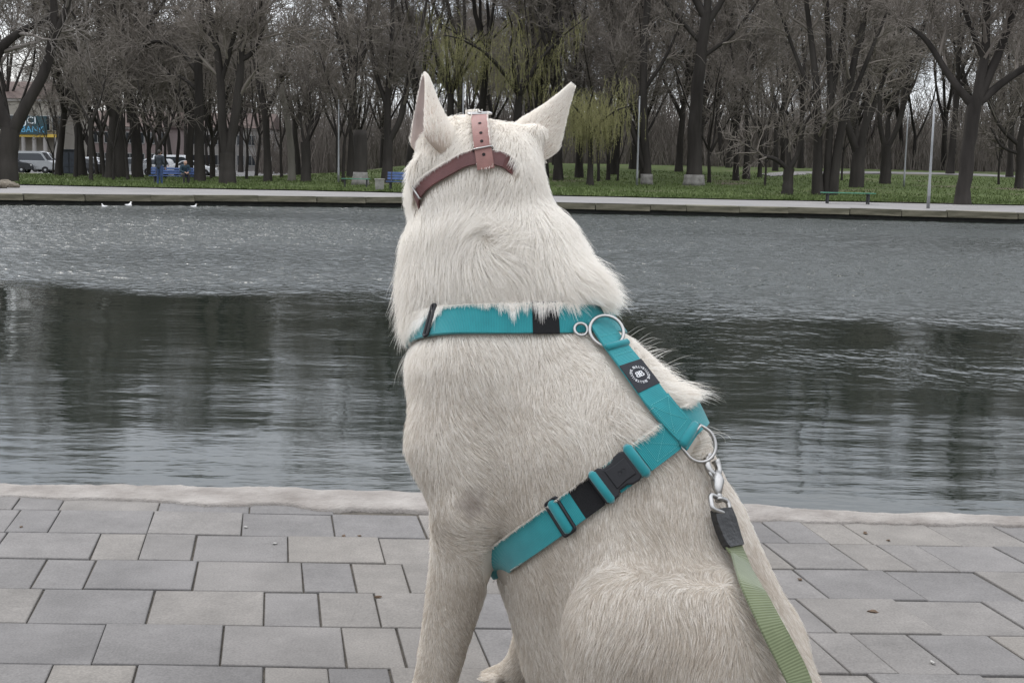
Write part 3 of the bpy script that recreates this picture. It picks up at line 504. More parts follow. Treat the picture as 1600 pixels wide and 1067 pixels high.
# ---- the grove behind: single trees, farther and farther
rnd = random.Random(17)
for px, py, pk, sc, lb in ((98, 272, 0, .8, 'sturdy bare tree standing beside the small dark kiosk'), (268, 271, 1, .9, 'sturdy bare tree behind the middle of the blue bench with people'), (290, 272, 3, .85, 'slim bare tree directly behind the seated person'), (640, 276, 1, 1.0, 'sturdy bare tree behind the half hidden blue bench'),
                          (950, 283, 4, .9, 'leaning bare tree at the edge of the small weeping willow'), (1108, 287, 4, .8, 'leaning thin tree next to the big whitewashed tree'), (1150, 284, 0, .9, 'sturdy bare tree just beyond the big whitewashed tree'), (1166, 281, 3, .9, 'straight high-forked tree beyond the big whitewashed tree'), (1186, 279, 2, .9, 'low-forked bare tree behind the squat knobbly tree'),
                          (872, 283, 3, 1.05, 'straight bare tree beside the dog ear and the small willow'), (850, 280, 1, 1.0, 'sturdy bare tree directly behind the dog spread ear'), (905, 279, 3, 1.0, 'tall straight bare tree behind the small willow trunk')):
    g = ground_at(px, py); plant('bare_tree', *protos[pk], (g.x, g.y, ground_z(g) - .03), rnd.uniform(0, 6.28), sc, lb, 'trees set back on the lawn')
for px, py, pk, lb in ((83, 274, 0, 'thin young tree between the shop building and the dark kiosk'), (163, 280, 1, 'thin young tree before the broad dark trunk'), (178, 283, 0, 'thin young tree at the foot of the broad dark trunk'), (536, 287, 1, 'thin young tree beside the slim pole by the sawn-off trunk'), (560, 283, 0, 'thin young tree just behind the sawn-off trunk'),
                       (1195, 292, 0, 'thin young tree close to the squat knobbly tree'), (1315, 283, 1, 'thin young tree behind the green shore bench'), (935, 285, 1, 'thin young tree under the small willow crown'), (965, 284, 0, 'thin young tree between the small willow and the slim pole'), (1560, 290, 0, 'thin young tree beyond the spreading shore tree')):
    g = ground_at(px, py); plant('young_tree', *small[pk], (g.x, g.y, ground_z(g) - .03), rnd.uniform(0, 6.28), rnd.uniform(.85, 1.15), lb, 'young trees on the lawn')
for (px, py, pk) in ((118, 279, 1), (132, 275, 0), (152, 274, 1), (200, 282, 0), (232, 276, 1), (258, 279, 0), (275, 277, 1), (330, 280, 0), (345, 277, 1), (385, 281, 0), (400, 278, 1), (440, 279, 0)):
    g = ground_at(px, py); plant('young_tree', *small[pk], (g.x, g.y, ground_z(g) - .03), rnd.uniform(0, 6.28), rnd.uniform(1.1, 1.6), 'leggy young tree screening the street and parked cars', 'young trees screening the street')
placed = []
def grove(n, y0, y1, x0f, x1f, sc0, sc1, label, group, mt_=None, mind=2.6):
    c = 0; tries = 0
    while c < n and tries < n * 40:
        tries += 1; Y = y0 + (y1 - y0) * rnd.random(); X = rnd.uniform(x0f * Y, x1f * Y)
        if any((X - a) ** 2 + (Y - b) ** 2 < mind * mind for a, b in placed): continue
        if X < -22 and 112 < Y < 134: continue
        placed.append((X, Y)); c += 1; p = Vector((X, Y, 0))
        plant('bare_tree', *protos[rnd.randrange(5)], (X, Y, ground_z(p) - .1), rnd.uniform(0, 6.28), rnd.uniform(sc0, sc1), label, group, None, mt_)
grove(22, 86, 112, -.40, .46, .95, 1.3, 'bare brown tree in the grove halfway up the lawn', 'grove halfway up the lawn')
grove(44, 112, 150, -.30, .46, 1.0, 1.35, 'bare tree in the deep part of the grove', 'deep part of the grove', M_TWIGG)
grove(42, 150, 215, -.46, .47, 1.05, 1.45, 'far bare tree closing off the park behind the grove', 'trees closing off the park', M_TWIGG, 3.5)

# ---- the far wood that reads as one mass: stems and brush
t = Tree(90); rr = t.r
for (n, y0, y1, hmin, hmax, a, b) in ((6500, 150, 185, 1.5, 7.0, -.20, .48), (11000, 185, 270, 3, 14.0, -.30, .50), (3000, 134, 150, .8, 3.5, -.12, .48), (3000, 260, 300, 6, 16, -.5, .5)):
    for _ in range(n):
        Y = rr.uniform(y0, y1); X = rr.uniform(a, b) * Y; h = rr.uniform(hmin, hmax); p = np.array([X, Y, float(terrain(X, Y)) - .1]); d = rr.randn(2) * .22 * h
        t.fine.append((np.array([p, p + [d[0] * .3, d[1] * .3, h * .45], p + [d[0], d[1], h]]), np.array([.075, .055, .025]) * rr.uniform(.6, 1.4)))
        if hmax == 14.0:
            for _q in range(2):
                b0 = p + [d[0] * .5, d[1] * .5, h * rr.uniform(.3, .9)]; e_ = rr.randn(3) * [1, 1, .5] + [0, 0, .7]; e_ *= rr.uniform(.8, 2.4) / np.linalg.norm(e_); t.fine.append((np.array([b0, b0 + e_ * .5 + rr.randn(3) * .1, b0 + e_]), np.array([.045, .035, .02])))
V, F = tubes_np(t.fine, 3); o = link('far_wood', np_mesh('far_wood', V, F, False), M_TWIG); tag(o, 'hazy brown brushwood massed behind the far trees', 'wood', kind='stuff')
# ================================================================== the dog
HEAD_A = R(55)
FW = Vector((-math.sin(HEAD_A), math.cos(HEAD_A), 0)); LF = Vector((-math.cos(HEAD_A), -math.sin(HEAD_A), 0))
DQ = Vector((0, 1.85, 0))
def sag(x, y, v=0.0):
    """point of the plane parallel to the dog's middle plane, v metres to its left, on the sight line of photo pixel x, y"""
    d = ray(x, y); p0 = DQ + LF * v; t = (p0 - CAM).dot(LF) / d.dot(LF); return CAM + d * t
# primitives of the implicit body: (a, b, ra, rb, lateral squash, blend)
PR = []
def cone(a, b, ra, rb, sq=1.0, k=.03): PR.append((np.array(a), np.array(b), ra, rb, sq, k))
S = sag
# trunk
cone(S(816, 580), S(880, 700), .145, .178, .80, .05)
cone(S(880, 700), S(990, 880), .178, .168, .80, .05)
cone(S(990, 880), S(1060, 1020), .168, .160, .85, .05)
cone(S(1050, 1020), S(1110, 1140), .165, .150, .9, .05)
# chest front, withers
cone(S(775, 600), S(835, 725), .125, .114, .8, .06)
cone(S(835, 725), S(930, 895), .114, .110, .8, .06)
cone(S(905, 600), S(995, 690), .060, .086, .9, .06)
cone(S(890, 860), S(925, 1010), .10, .115, .8, .05)
# neck
cone(S(752, 335), S(762, 420), .093, .118, .95, .05)
cone(S(766, 420), S(796, 560), .122, .138, .9, .06)
# left shoulder, arm, foreleg
cone(S(735, 590, .09), S(720, 690, .115), .085, .075, 1, .05)
cone(S(720, 690, .115), S(736, 790, .128), .075, .060, 1, .026)
cone(S(736, 790, .130), S(722, 880, .125), .061, .050, 1, .006)
cone(S(722, 880, .125), S(690, 1020, .12), .050, .039, 1, .004)
cone(S(690, 1020, .12), S(676, 1085, .12), .039, .036, 1, .004)
cone(S(676, 1085, .12), S(650, 1118, .12), .038, .034, 1, .01)
# right foreleg
cone(S(860, 640, -.10), S(870, 800, -.12), .08, .06, 1, .05)
cone(S(870, 800, -.12), S(845, 960, -.11), .052, .040, 1, .03)
cone(S(845, 960, -.11), S(812, 1045, -.11), .040, .030, 1, .02)
cone(S(812, 1045, -.11), S(765, 1060, -.11), .027, .022, 1, .02)
for _k in range(3): cone(S(775, 1056 + 4 * _k, -.105 + .012 * _k), S(738 + 4 * _k, 1056 + 5 * _k, -.105 + .014 * _k), .016, .014, 1, .004)
# left thigh, knee, hind foot
cone(S(1090, 1040, .13), S(985, 1000, .16), .128, .085, .75, .06)
cone(S(985, 1000, .16), S(960, 1150, .17), .085, .06, .9, .03)
cone(S(960, 1150, .17), S(1060, 1290, .16), .05, .035, 1, .03)
cone(S(1060, 1300, .16), S(930, 1320, .16), .03, .032, 1, .02)
# right thigh and foot
cone(S(1130, 1020, -.12), S(1010, 960, -.15), .13, .085, .75, .03)
cone(S(1010, 960, -.15), S(985, 1060, -.15), .07, .045, .9, .03)
cone(S(985, 1060, -.15), S(1060, 1150, -.15), .045, .03, 1, .03)
cone(S(1060, 1160, -.15), S(950, 1165, -.15), .028, .03, 1, .02)
# rump, tail
cone(S(1110, 1140), S(1150, 1240), .15, .12, 1, .05)
_tl = S(1190, 1290); _t0 = Vector((_tl.x, _tl.y, .06))
cone(_t0, _t0 - FW * .22 + LF * .02, .05, .045, 1, .04); cone(_t0 - FW * .22 + LF * .02 + Vector((0, 0, -.01)), _t0 - FW * .42 - LF * .06 + Vector((0, 0, -.025)), .045, .02, 1, .03)
# head: its own heading
HH = R(28); HF = Vector((-math.sin(HH) * .97, math.cos(HH) * .97, .10)).normalized(); HL = Vector((-math.cos(HH), -math.sin(HH), 0)); HU = HL.cross(HF) * -1
if HU.z < 0: HU = -HU
HC = S(752, 265)
cone(HC - HF * .03 - HU * .004, HC + HF * .06, .078, .078, 1, .03)
cone(HC - HL * .045 - HU * .02, HC + HF * .06 - HL * .035 - HU * .045, .045, .045, 1, .03)
cone(HC + HL * .055 - HU * .03, HC + HF * .05 + HL * .045 - HU * .045, .045, .05, 1, .03)
cone(HC + HF * .06 - HU * .02, HC + HF * .19 - HU * .05, .058, .036, 1, .03)
cone(HC + HF * .08 - HU * .06, HC + HF * .17 - HU * .075, .035, .024, 1, .02)
cone(HC - HU * .05, S(752, 350), .076, .096, 1, .04)
# ear roots
cone(HC + HU * .012 + HL * .030, at_y(680, 226, 1.868), .048, .026, 1, .035)
cone(HC + HU * .012 - HL * .035, at_y(840, 208, 1.88), .052, .020, 1, .035)
cone(at_y(668, 250, 1.845), at_y(660, 268, 1.85), .018, .022, 1, .02)
cone(S(835, 420), S(878, 452), .062, .050, 1, .06)      # ruff
LFn = np.array(LF)
def sdf(P, sub=None):
    P = np.asarray(P, float); d = np.full(P.shape[:-1], 1e3)
    for a, b, ra, rb, sq, k in (PR if sub is None else [PR[i] for i in sub]):
        ab = b - a; ap = P - a
        if sq != 1.0:
            ap = ap + (ap @ LFn)[..., None] * LFn * (1 / sq - 1); ab = ab + (ab @ LFn) * LFn * (1 / sq - 1)
        h = np.clip(ap @ ab / (ab @ ab), 0, 1)
        q = ap - h[..., None] * ab
        e = np.sqrt((q * q).sum(-1)) - (ra + (rb - ra) * h)
        if sq != 1.0: e = e * (.5 + .5 * sq)
        g = np.clip(.5 + .5 * (d - e) / k, 0, 1); d = d * (1 - g) + e * g - k * g * (1 - g)
    return d + .007
def sdf_n(P, h=.006):
    P = np.asarray(P, float); g = np.zeros_like(P)
    for i in range(3):
        e = np.zeros(3); e[i] = h; g[..., i] = sdf(P + e) - sdf(P - e)
    return g / np.maximum(np.linalg.norm(g, axis=-1, keepdims=True), 1e-9)
def surface_nets(lo, hi, step, sdf=sdf):
    ax = [np.arange(lo[i], hi[i], step) for i in range(3)]
    shp = tuple(len(a) for a in ax); F = np.empty(shp, np.float32)
    for i, x in enumerate(ax[0]):
        g = np.stack(np.meshgrid([x], ax[1], ax[2], indexing='ij'), -1)[0]; F[i] = sdf(g)
    ins = F < 0
    c = np.zeros(tuple(s - 1 for s in shp), np.int32)
    offs = [(i, j, k) for i in (0, 1) for j in (0, 1) for k in (0, 1)]
    sl = lambda o: tuple(slice(o[q], shp[q] - 1 + o[q]) for q in range(3))
    for o in offs: c += ins[sl(o)]
    act = (c > 0) & (c < 8); idx = np.full(act.shape, -1, np.int64); cells = np.argwhere(act); idx[act] = np.arange(len(cells))
    acc = np.zeros((len(cells), 3)); cnt = np.zeros(len(cells))
    for o in offs:
        for q in range(3):
            if o[q]: continue
            o2 = list(o); o2[q] = 1
            fa = F[tuple((cells + np.array(o)).T)]; fb = F[tuple((cells + np.array(o2)).T)]
            m = (fa < 0) != (fb < 0); t = np.where(m, fa / np.where(m, fa - fb, 1), 0)
            p = np.array(o, float)[None] + 0 * acc; p[:, q] += t; acc += p * m[:, None]; cnt += m
    V = (cells + acc / cnt[:, None]) * step + np.array([a[0] for a in ax])
    faces = []
    for q in range(3):
        r, s_ = [(1, 2), (2, 0), (0, 1)][q]
        n = [slice(None)] * 3; a_ = list(n); b_ = list(n); a_[q] = slice(0, shp[q] - 1); b_[q] = slice(1, shp[q])
        cr = np.argwhere(ins[tuple(a_)] != ins[tuple(b_)]); cr = cr[(cr[:, r] > 0) & (cr[:, s_] > 0) & (cr[:, r] < shp[r] - 1) & (cr[:, s_] < shp[s_] - 1)]
        er = np.zeros(3, int); er[r] = 1; es = np.zeros(3, int); es[s_] = 1
        g = lambda A: idx[tuple(A.T)]
        quad = np.stack([g(cr - er - es), g(cr - es), g(cr), g(cr - er)], 1)
        fl = ~ins[tuple(cr.T)]; quad[fl] = quad[fl][:, ::-1]; faces.append(quad)
    return V, np.concatenate(faces)
DV, DF = surface_nets((-.45, 1.15, -.01), (.62, 2.35, 1.02), .0075)
# settle the points on the surface and give the flesh slight unevenness
for _ in range(2): DV = DV - sdf(DV)[:, None] * sdf_n(DV) * .9
M_SKIN = mat('dog_skin', (.48, .43, .37), .8, var=.10, scale=14)
M_EAR = mat('ear_skin', (.52, .43, .36), .75, var=.12, scale=20, bump=.15, bscale=300)
M_EARIN = mat('ear_inside', (.50, .41, .375), .7, var=.15, scale=25)
dog = empty('dog', (DQ.x + .1, DQ.y, 0))
tag(dog, 'cream white prick-eared shepherd dog sitting on the paving, seen from behind', 'dog')
DO = Vector(dog.location)
me = bpy.data.meshes.new('body'); me.from_pydata((DV - np.array(DO)).tolist(), [], DF.tolist()); me.update()
me.polygons.foreach_set('use_smooth', [True] * len(me.polygons)); body = link('body', me, M_SKIN, dog)

def hit(x, y, off=0.0, sub=None):
    """where the sight line of photo pixel x, y meets the dog's surface (raised by off)"""
    d = np.array(ray(x, y)); o = np.array(CAM); t = 1.1
    for _ in range(120):
        e = float(sdf(o + d * t, sub)) - off
        if e < .0004: break
        t += e * .8
        if t > 2.6: return None
    return Vector(o + d * t)
def nrm(p): return Vector(sdf_n(np.array(p), .012))

# ---- ears: thin cupped shells
def ear(base, tip, open_dir, w0, name='ear', side=1, lean=.0, ex=.7, dep=.62, th0=118):
    base = Vector(base); tip = Vector(tip); ax = (tip - base); L = ax.length; ax.normalize()
    op = (Vector(open_dir) - ax * Vector(open_dir).dot(ax)).normalized(); sd_ = ax.cross(op)
    nu, ntt = 22, 17; V = []; hair = []
    for layer in (0, 1):
        for i in range(nu):
            u = i / (nu - 1)
            wd = w0 * (1 - u ** 1.5 * .12) * (1 - u) ** ex + .0042
            th = R(th0 - 42 * u)
            c = base + ax * (L * u) + op * (.006 * math.sin(u * math.pi) + lean * u * u)
            for j in range(ntt):
                a = (j / (ntt - 1) * 2 - 1) * th
                rr = wd * (1 - .10 * (abs(a) / th) ** 4)
                p = c + sd_ * (math.sin(a) * rr) - op * (math.cos(a) * rr * dep) + op * (rr * .35)
                n = (sd_ * math.sin(a) * .62 - op * math.cos(a)).normalized()
                if layer: p = p - n * (.0055 * (1 - .65 * u) * (1 - .55 * (abs(a) / th) ** 6))
                if u < .22: p = p.lerp(HC + (p - HC) * .55, ((.22 - u) / .22) ** 1.5)
                V.append(p - DO)
                if layer == 0: hair.append((p, n, -ax * -1, u, abs(a) / th))
    Fo, Fi = [], []; nn = nu * ntt
    for i in range(nu - 1):
        for j in range(ntt - 1):
            q = (i * ntt + j, i * ntt + j + 1, (i + 1) * ntt + j + 1, (i + 1) * ntt + j); Fo.append(q); Fi.append(tuple(nn + k for k in reversed(q)))
    for i in range(nu - 1):
        for j in (0, ntt - 1):
            q = (i * ntt + j, (i + 1) * ntt + j, nn + (i + 1) * ntt + j, nn + i * ntt + j); Fo.append(q if j else tuple(reversed(q)))
    for j in range(ntt - 1):
        i = nu - 1; Fo.append((i * ntt + j, i * ntt + j + 1, nn + i * ntt + j + 1, nn + i * ntt + j))
    me = bpy.data.meshes.new(name); me.from_pydata([tuple(v) for v in V], [], Fo + Fi); me.update()
    me.materials.append(M_EAR); me.materials.append(M_EARIN)
    me.polygons.foreach_set('material_index', [0] * len(Fo) + [1] * len(Fi)); me.polygons.foreach_set('use_smooth', [True] * len(me.polygons))
    bm = bmesh.new(); bm.from_mesh(me); bmesh.ops.recalc_face_normals(bm, faces=bm.faces); bm.to_mesh(me); bm.free()
    link(name, me, None, dog); return hair
_yl = S(700, 230, 0).y
EARH = []
el_b = at_y(685, 240, 1.85); el_t = at_y(657, 119, 1.86)
EARH += ear(el_b, el_t, Vector((-.88, -.30, 0)), .047, lean=-.004, ex=.58, dep=1.0, th0=112)
er_b = at_y(820, 232, 1.885); er_t = at_y(894, 136, 1.885)
EARH += ear(er_b, er_t, Vector((.30, .95, -.10)), .043, lean=-.004, ex=1.05)
# ================================================================== harness, muzzle strap, leash
def webbing(name, col, col2, weave=900, sheen=.3):
    m, t, b = newmat(name); b.inputs['Roughness'].default_value = .75; b.inputs['Sheen Weight'].default_value = sheen; b.inputs['Specular IOR Level'].default_value = .25
    co = N(t, 'ShaderNodeTexCoord'); wv = N(t, 'ShaderNodeTexWave'); wv.inputs['Scale'].default_value = 1; wv.bands_direction = 'X'; wv.inputs['Distortion'].default_value = .6
    uv = N(t, 'ShaderNodeMapping'); uv.inputs['Scale'].default_value = (weave, weave * .25, 1); t.links.new(co.outputs['UV'], uv.inputs[0]); t.links.new(uv.outputs[0], wv.inputs[0])
    nz = N(t, 'ShaderNodeTexNoise'); nz.inputs['Scale'].default_value = 35; nz.inputs['Detail'].default_value = 6; t.links.new(co.outputs['Object'], nz.inputs['Vector'])
    mx = N(t, 'ShaderNodeMixRGB'); mx.inputs[1].default_value = (*col, 1); mx.inputs[2].default_value = (*col2, 1)
    ad = N(t, 'ShaderNodeMath', operation='MULTIPLY_ADD'); ad.inputs[1].default_value = .35; t.links.new(wv.outputs['Fac'], ad.inputs[0])
    n3 = N(t, 'ShaderNodeMath', operation='MULTIPLY'); n3.inputs[1].default_value = .8; t.links.new(nz.outputs['Fac'], n3.inputs[0]); t.links.new(n3.outputs[0], ad.inputs[2]); t.links.new(ad.outputs[0], mx.inputs[0])
    t.links.new(mx.outputs[0], b.inputs['Base Color'])
    bp = N(t, 'ShaderNodeBump'); bp.inputs['Strength'].default_value = .5; bp.inputs['Distance'].default_value = .0008; t.links.new(wv.outputs['Fac'], bp.inputs['Height']); t.links.new(bp.outputs[0], b.inputs['Normal'])
    return m
M_TEAL = webbing('teal_webbing', (.008, .135, .155), (.022, .285, .305), 150)
M_BLKW = webbing('black_webbing', (.006, .006, .007), (.014, .014, .015), 700, 0)
M_PATCH = webbing('patch_fabric', (.030, .031, .036), (.045, .046, .052), 900, 0)
M_GREEN = webbing('sage_webbing', (.075, .092, .042), (.165, .19, .10), 90)
M_PLAST = mat('black_plastic', (.010, .010, .012), .40, var=.2, scale=40, bump=.05, bscale=400, spec=.35)
M_STEEL = mat('bright_steel', (.40, .39, .375), .30, metal=1.0, var=.08, scale=30)
M_LEATH = mat('rose_leather', (.235, .112, .095), .55, var=.14, scale=45, bump=.12, bscale=500)
M_LEATHD = mat('oxblood_leather', (.105, .035, .032), .5, var=.2, scale=40, bump=.12, bscale=500)
M_HOLE = mat('dark_hole', (.012, .008, .008), .9)
M_THREAD = mat('teal_thread', (.10, .42, .43), .7)
M_WHITE = mat('white_print', (.72, .72, .72), .7, var=.05)
M_RUB = mat('black_leather_sleeve', (.012, .012, .012), .35, var=.3, scale=40, bump=.2, bscale=120)

TRUNK = list(range(0, 10))
def loop(p1, p3, axis, sub, n=160, hull=True):
    """closed strap line: the body cut by a plane through p1, p3; list of points on the surface"""
    e1 = (p1 - p3).normalized(); nn = axis - e1 * axis.dot(e1); nn.normalize(); e2 = nn.cross(e1); c = None
    c = (p1 + p3) / 2
    # move the centre inwards
    inward = -nrm(c + Vector((0, 0, 0)));
    for _ in range(30):
        if float(sdf(np.array(c), sub)) < -.10: break
        g = Vector(sdf_n(np.array(c), .02)); g = g - nn * g.dot(nn); c = c - g * .01
    th = np.linspace(0, 2 * math.pi, n, endpoint=False); rr = np.arange(.0, .40, .002)
    d = np.cos(th)[:, None] * np.array(e1) + np.sin(th)[:, None] * np.array(e2)
    P = np.array(c) + rr[None, :, None] * d[:, None, :]
    f = sdf(P, sub); first = np.argmax(f > 0, axis=1); r = rr[first]
    pts = np.stack([np.cos(th) * r, np.sin(th) * r], 1)
    if hull:
        idx = sorted(range(n), key=lambda i: (pts[i][0], pts[i][1])); H = []
        for seq in (idx, idx[::-1]):
            st = []
            for i in seq:
                while len(st) > 1 and np.cross(pts[st[-1]] - pts[st[-2]], pts[i] - pts[st[-2]]) <= 0: st.pop()
                st.append(i)
            H += st[:-1]
        hp = pts[H]
    else: hp = pts
    seg = np.linalg.norm(np.roll(hp, -1, 0) - hp, axis=1); cum = np.concatenate([[0], np.cumsum(seg)]); q = np.linspace(0, cum[-1], n, endpoint=False)
    hp2 = np.vstack([hp, hp[:1]]); X = np.interp(q, cum, hp2[:, 0]); Y = np.interp(q, cum, hp2[:, 1])
    for _ in range(4):
        X = (np.roll(X, 1) + 2 * X + np.roll(X, -1)) / 4; Y = (np.roll(Y, 1) + 2 * Y + np.roll(Y, -1)) / 4
    return [c + e1 * x + e2 * y for x, y in zip(X, Y)], nn
def frames(pts, closed, smooth=6, nfun=None):
    m = len(pts); ns = np.array([(nfun or nrm)(p) for p in pts])
    for _ in range(smooth):
        a = np.roll(ns, 1, 0); b = np.roll(ns, -1, 0)
        if not closed: a[0] = ns[0]; b[-1] = ns[-1]
        ns = a + 2 * ns + b; ns /= np.linalg.norm(ns, axis=1, keepdims=True)
    fr = []
    for i, p in enumerate(pts):
        t = (pts[(i + 1) % m] - pts[i - 1]) if closed else (pts[min(i + 1, m - 1)] - pts[max(i - 1, 0)])
        t.normalize(); n = Vector(ns[i]); n = (n - t * n.dot(t)).normalized(); fr.append((Vector(p), t, t.cross(n), n))
    return fr
def ribbon(fr, i0, i1, hw, th, lift, name, m, parent, closed=False, org=Vector(), edge=.0008, hwf=None):
    """strap of rectangular section with softened edges along frames i0..i1"""
    ids = range(i0, i1 + 1) if not closed else range(len(fr)); V, F, UV = [], [], []; s = 0; prev = None
    prof = [(-1, 0), (-1, .6), (-.97, 1), (0, 1.08), (.97, 1), (1, .6), (1, 0), (0, -.02)]; K = len(prof); ss = []
    for c, i in enumerate(ids):
        p, t, b, n = fr[i % len(fr)]; h = hw if hwf is None else hwf(c / max(1, len(ids) - 1)) * hw
        if prev is not None: s += (p - prev).length
        prev = p; ss.append(s)
        for a, z in prof: V.append(p + b * (a * h) + n * (lift + z * th) - org)
    L = len(ids)
    for i in range(L if closed else L - 1):
        j = (i + 1) % L
        for k in range(K): F.append((i * K + k, j * K + k, j * K + (k + 1) % K, i * K + (k + 1) % K))
    if not closed: F.append(tuple(range(K))); F.append(tuple((L - 1) * K + k for k in reversed(range(K))))
    me = bpy.data.meshes.new(name); me.from_pydata([tuple(v) for v in V], [], F); me.update()
    uvl = me.uv_layers.new(name='UVMap')
    for pl in me.polygons:
        for li in pl.loop_indices:
            vi = me.loops[li].vertex_index; i = vi // K; uvl.data[li].uv = (ss[i], prof[vi % K][0] * hw)
    bm = bmesh.new(); bm.from_mesh(me); bmesh.ops.recalc_face_normals(bm, faces=bm.faces); bm.to_mesh(me); bm.free()
    return link(name, me, m, parent)
def near_i(fr, x, y, ok=None):
    """index of the strap point seen at photo pixel x, y (the near side of a loop)"""
    c = []
    for i, f in enumerate(fr):
        if f[3].dot((CAM - f[0]).normalized()) < .0: continue
        q = proj(f[0]); c.append(((q[0] - x) ** 2 + (q[1] - y) ** 2, (f[0] - CAM).length, i))
    if not c: return 0
    m = min(c)[0]; w_ = [q for q in c if q[0] < m + 500]; r0 = min(q[1] for q in w_); return min((q[0], q[2]) for q in w_ if q[1] < r0 + .08)[1]
def basis(f): return Matrix((f[1], f[2], f[3])).transposed()
HW = .021; LIFT = .006; TH = .0032
harness = empty('dog_harness', DO); tag(harness, 'turquoise webbing harness with black buckles strapped round the white dog', 'harness'); HO = Vector(harness.location)
# neck loop
c1, c3 = hit(925, 500), hit(683, 507)
pts, _ = loop(c1, c3, Vector((-.02, .22, 1)), TRUNK + [10]); NF = frames(pts, True)
NL = ribbon(NF, 0, 0, HW, TH, LIFT, 'neck_strap', M_TEAL, harness, True, HO)
# girth loop
g1, g3 = hit(1062, 668), hit(800, 862)
ax_t = (sag(800, 520) - sag(1080, 1080)).normalized()
pts, _ = loop(g1, g3, ax_t + Vector((0, -.16, 0)), TRUNK); GF = frames(pts, True)
ribbon(GF, 0, 0, HW, TH, LIFT, 'girth_strap', M_TEAL, harness, True, HO)
def resample(pts, n):
    P = np.array(pts); s = np.concatenate([[0], np.cumsum(np.linalg.norm(np.diff(P, axis=0), axis=1))]); q = np.linspace(0, s[-1], n)
    P = np.stack([np.interp(q, s, P[:, k]) for k in range(3)], 1)
    for _ in range(6): P[1:-1] = (P[:-2] + 2 * P[1:-1] + P[2:]) / 4
    return [Vector(p) for p in P]
# back strap
bp_ = resample([hit(*q) for q in ((928, 508), (955, 545), (980, 576), (1006, 610), (1030, 642), (1052, 668), (1074, 692))], 60); BF = frames(bp_, False)
BHW = .0185; BL = LIFT + .0036
ribbon(BF, 0, 59, BHW, TH, BL, 'back_strap', M_TEAL, harness, False, HO)
def idx(fr, i0, i1):
    m = len(fr); d = (i1 - i0) % m
    if d > m / 2: i0, i1 = i1, i0; d = m - d
    return [fr[(i0 + k) % m] for k in range(d + 1)]
def seg(fr, a, b): return idx(fr, near_i(fr, *a), near_i(fr, *b))
def piece(fr, name, m, hw, th, lift, parent=None):
    return ribbon(fr, 0, len(fr) - 1, hw, th, lift, name, m, parent or harness, False, HO)
def frame_at(fr, x, y):
    """frame with the strap direction turned so that it runs from the spine towards the belly or the collar's left"""
    p, t, b, n = fr[near_i(fr, x, y)]
    if t.x > 0: t = -t; b = -b
    return (p, t, b, n)
def loc(f, a, b, z): return f[0] + f[1] * a + f[2] * b + f[3] * z - HO
def rect_ring(mb, f, la, lb, r, z, n=6):
    pts = []
    for (sa, sb, a0) in ((1, 1, 0), (-1, 1, 90), (-1, -1, 180), (1, -1, 270)):
        for k in range(4):
            a = R(a0 + 30 * k); pts.append(loc(f, sa * (la - r) + math.cos(a) * r, sb * (lb - r) + math.sin(a) * r, z))
    return pts
def slider(fr, x, y, la, hb, rod, inner=True, up=0.0):
    f = frame_at(fr, x, y); f = (f[0] + f[3] * up, f[1], f[2], f[3]); mb = MB(); mb.tube(rect_ring(mb, f, la, hb, .003, LIFT + TH + .002), rod, 8, closed=True)
    mb.tube([loc(f, 0, -hb, LIFT + TH + .001), loc(f, 0, hb, LIFT + TH + .001)], rod * .8, 8)
    s_ = mb.build('slider', M_PLAST, harness, True)
    if inner:
        m2 = MB(); w_ = la * .8
        m2.tube([loc(f, 0, -HW, LIFT + TH - .001), loc(f, 0, -HW * .97, LIFT + TH + .0005), loc(f, 0, 0, LIFT + TH + .001), loc(f, 0, HW * .97, LIFT + TH + .0005), loc(f, 0, HW, LIFT + TH - .001)], [w_ * .9, w_, w_, w_, w_ * .9], 12)
        m2.build('webbing_fold', M_TEAL, s_, True)
slider(GF, 877, 797, .0095, .0245, .0024)
# black elastic length and the doubled teal lengths
piece(seg(GF, (897, 778), (948, 733)), 'elastic_panel', M_BLKW, HW + .0003, .0016, LIFT + TH)
piece(seg(GF, (880, 795), (897, 778)), 'strap_layer', M_TEAL, HW + .0002, .0014, LIFT + TH)
piece(seg(GF, (990, 704), (1050, 668)), 'strap_layer', M_TEAL, HW + .0002, .003, LIFT + TH)
# side release buckle
bf = frame_at(GF, 952, 727)
outl = [(-.030, -.019), (-.030, .019), (-.022, .0225), (-.012, .0215), (-.006, .0175), (.006, .0175), (.012, .0225), (.026, .0235), (.031, .020), (.031, -.020), (.026, -.0235), (.012, -.0225), (.006, -.0175), (-.006, -.0175), (-.012, -.0215), (-.022, -.0225)]
MBk = Matrix.Translation(bf[0] - HO) @ basis((bf[0], bf[1], bf[1].cross(bf[3]) * -1, bf[3])).to_4x4()
bkm = MB(); bkm.prism(outl, LIFT + TH - .002, LIFT + TH + .0075, MBk); bk = bkm.build('release_buckle', M_PLAST, harness)
def bev(o, w, seg_=2):
    md = o.modifiers.new('bevel', 'BEVEL'); md.width = w; md.segments = seg_; md.limit_method = 'ANGLE'; md.angle_limit = R(40); return o
bev(bk, .002)
pr_ = MB(); pr_.prism([(-.024, -.013), (-.024, .013), (-.008, .0125), (.008, .0145), (.008, -.0145), (-.008, -.0125)], LIFT + TH + .007, LIFT + TH + .0095, MBk); bev(pr_.build('buckle_face', M_PLAST, bk), .0015)
em = MB()
for sx in (-1, 1): em.tube([MBk @ Vector((-.010 + .0028 * sx + .0024 * math.cos(a), .0024 * math.sin(a), LIFT + TH + .0097)) for a in np.linspace(0, 2 * math.pi, 12, endpoint=False)], .0004, 4, closed=True)
em.build('embossed_mark', M_PLAST, bk)
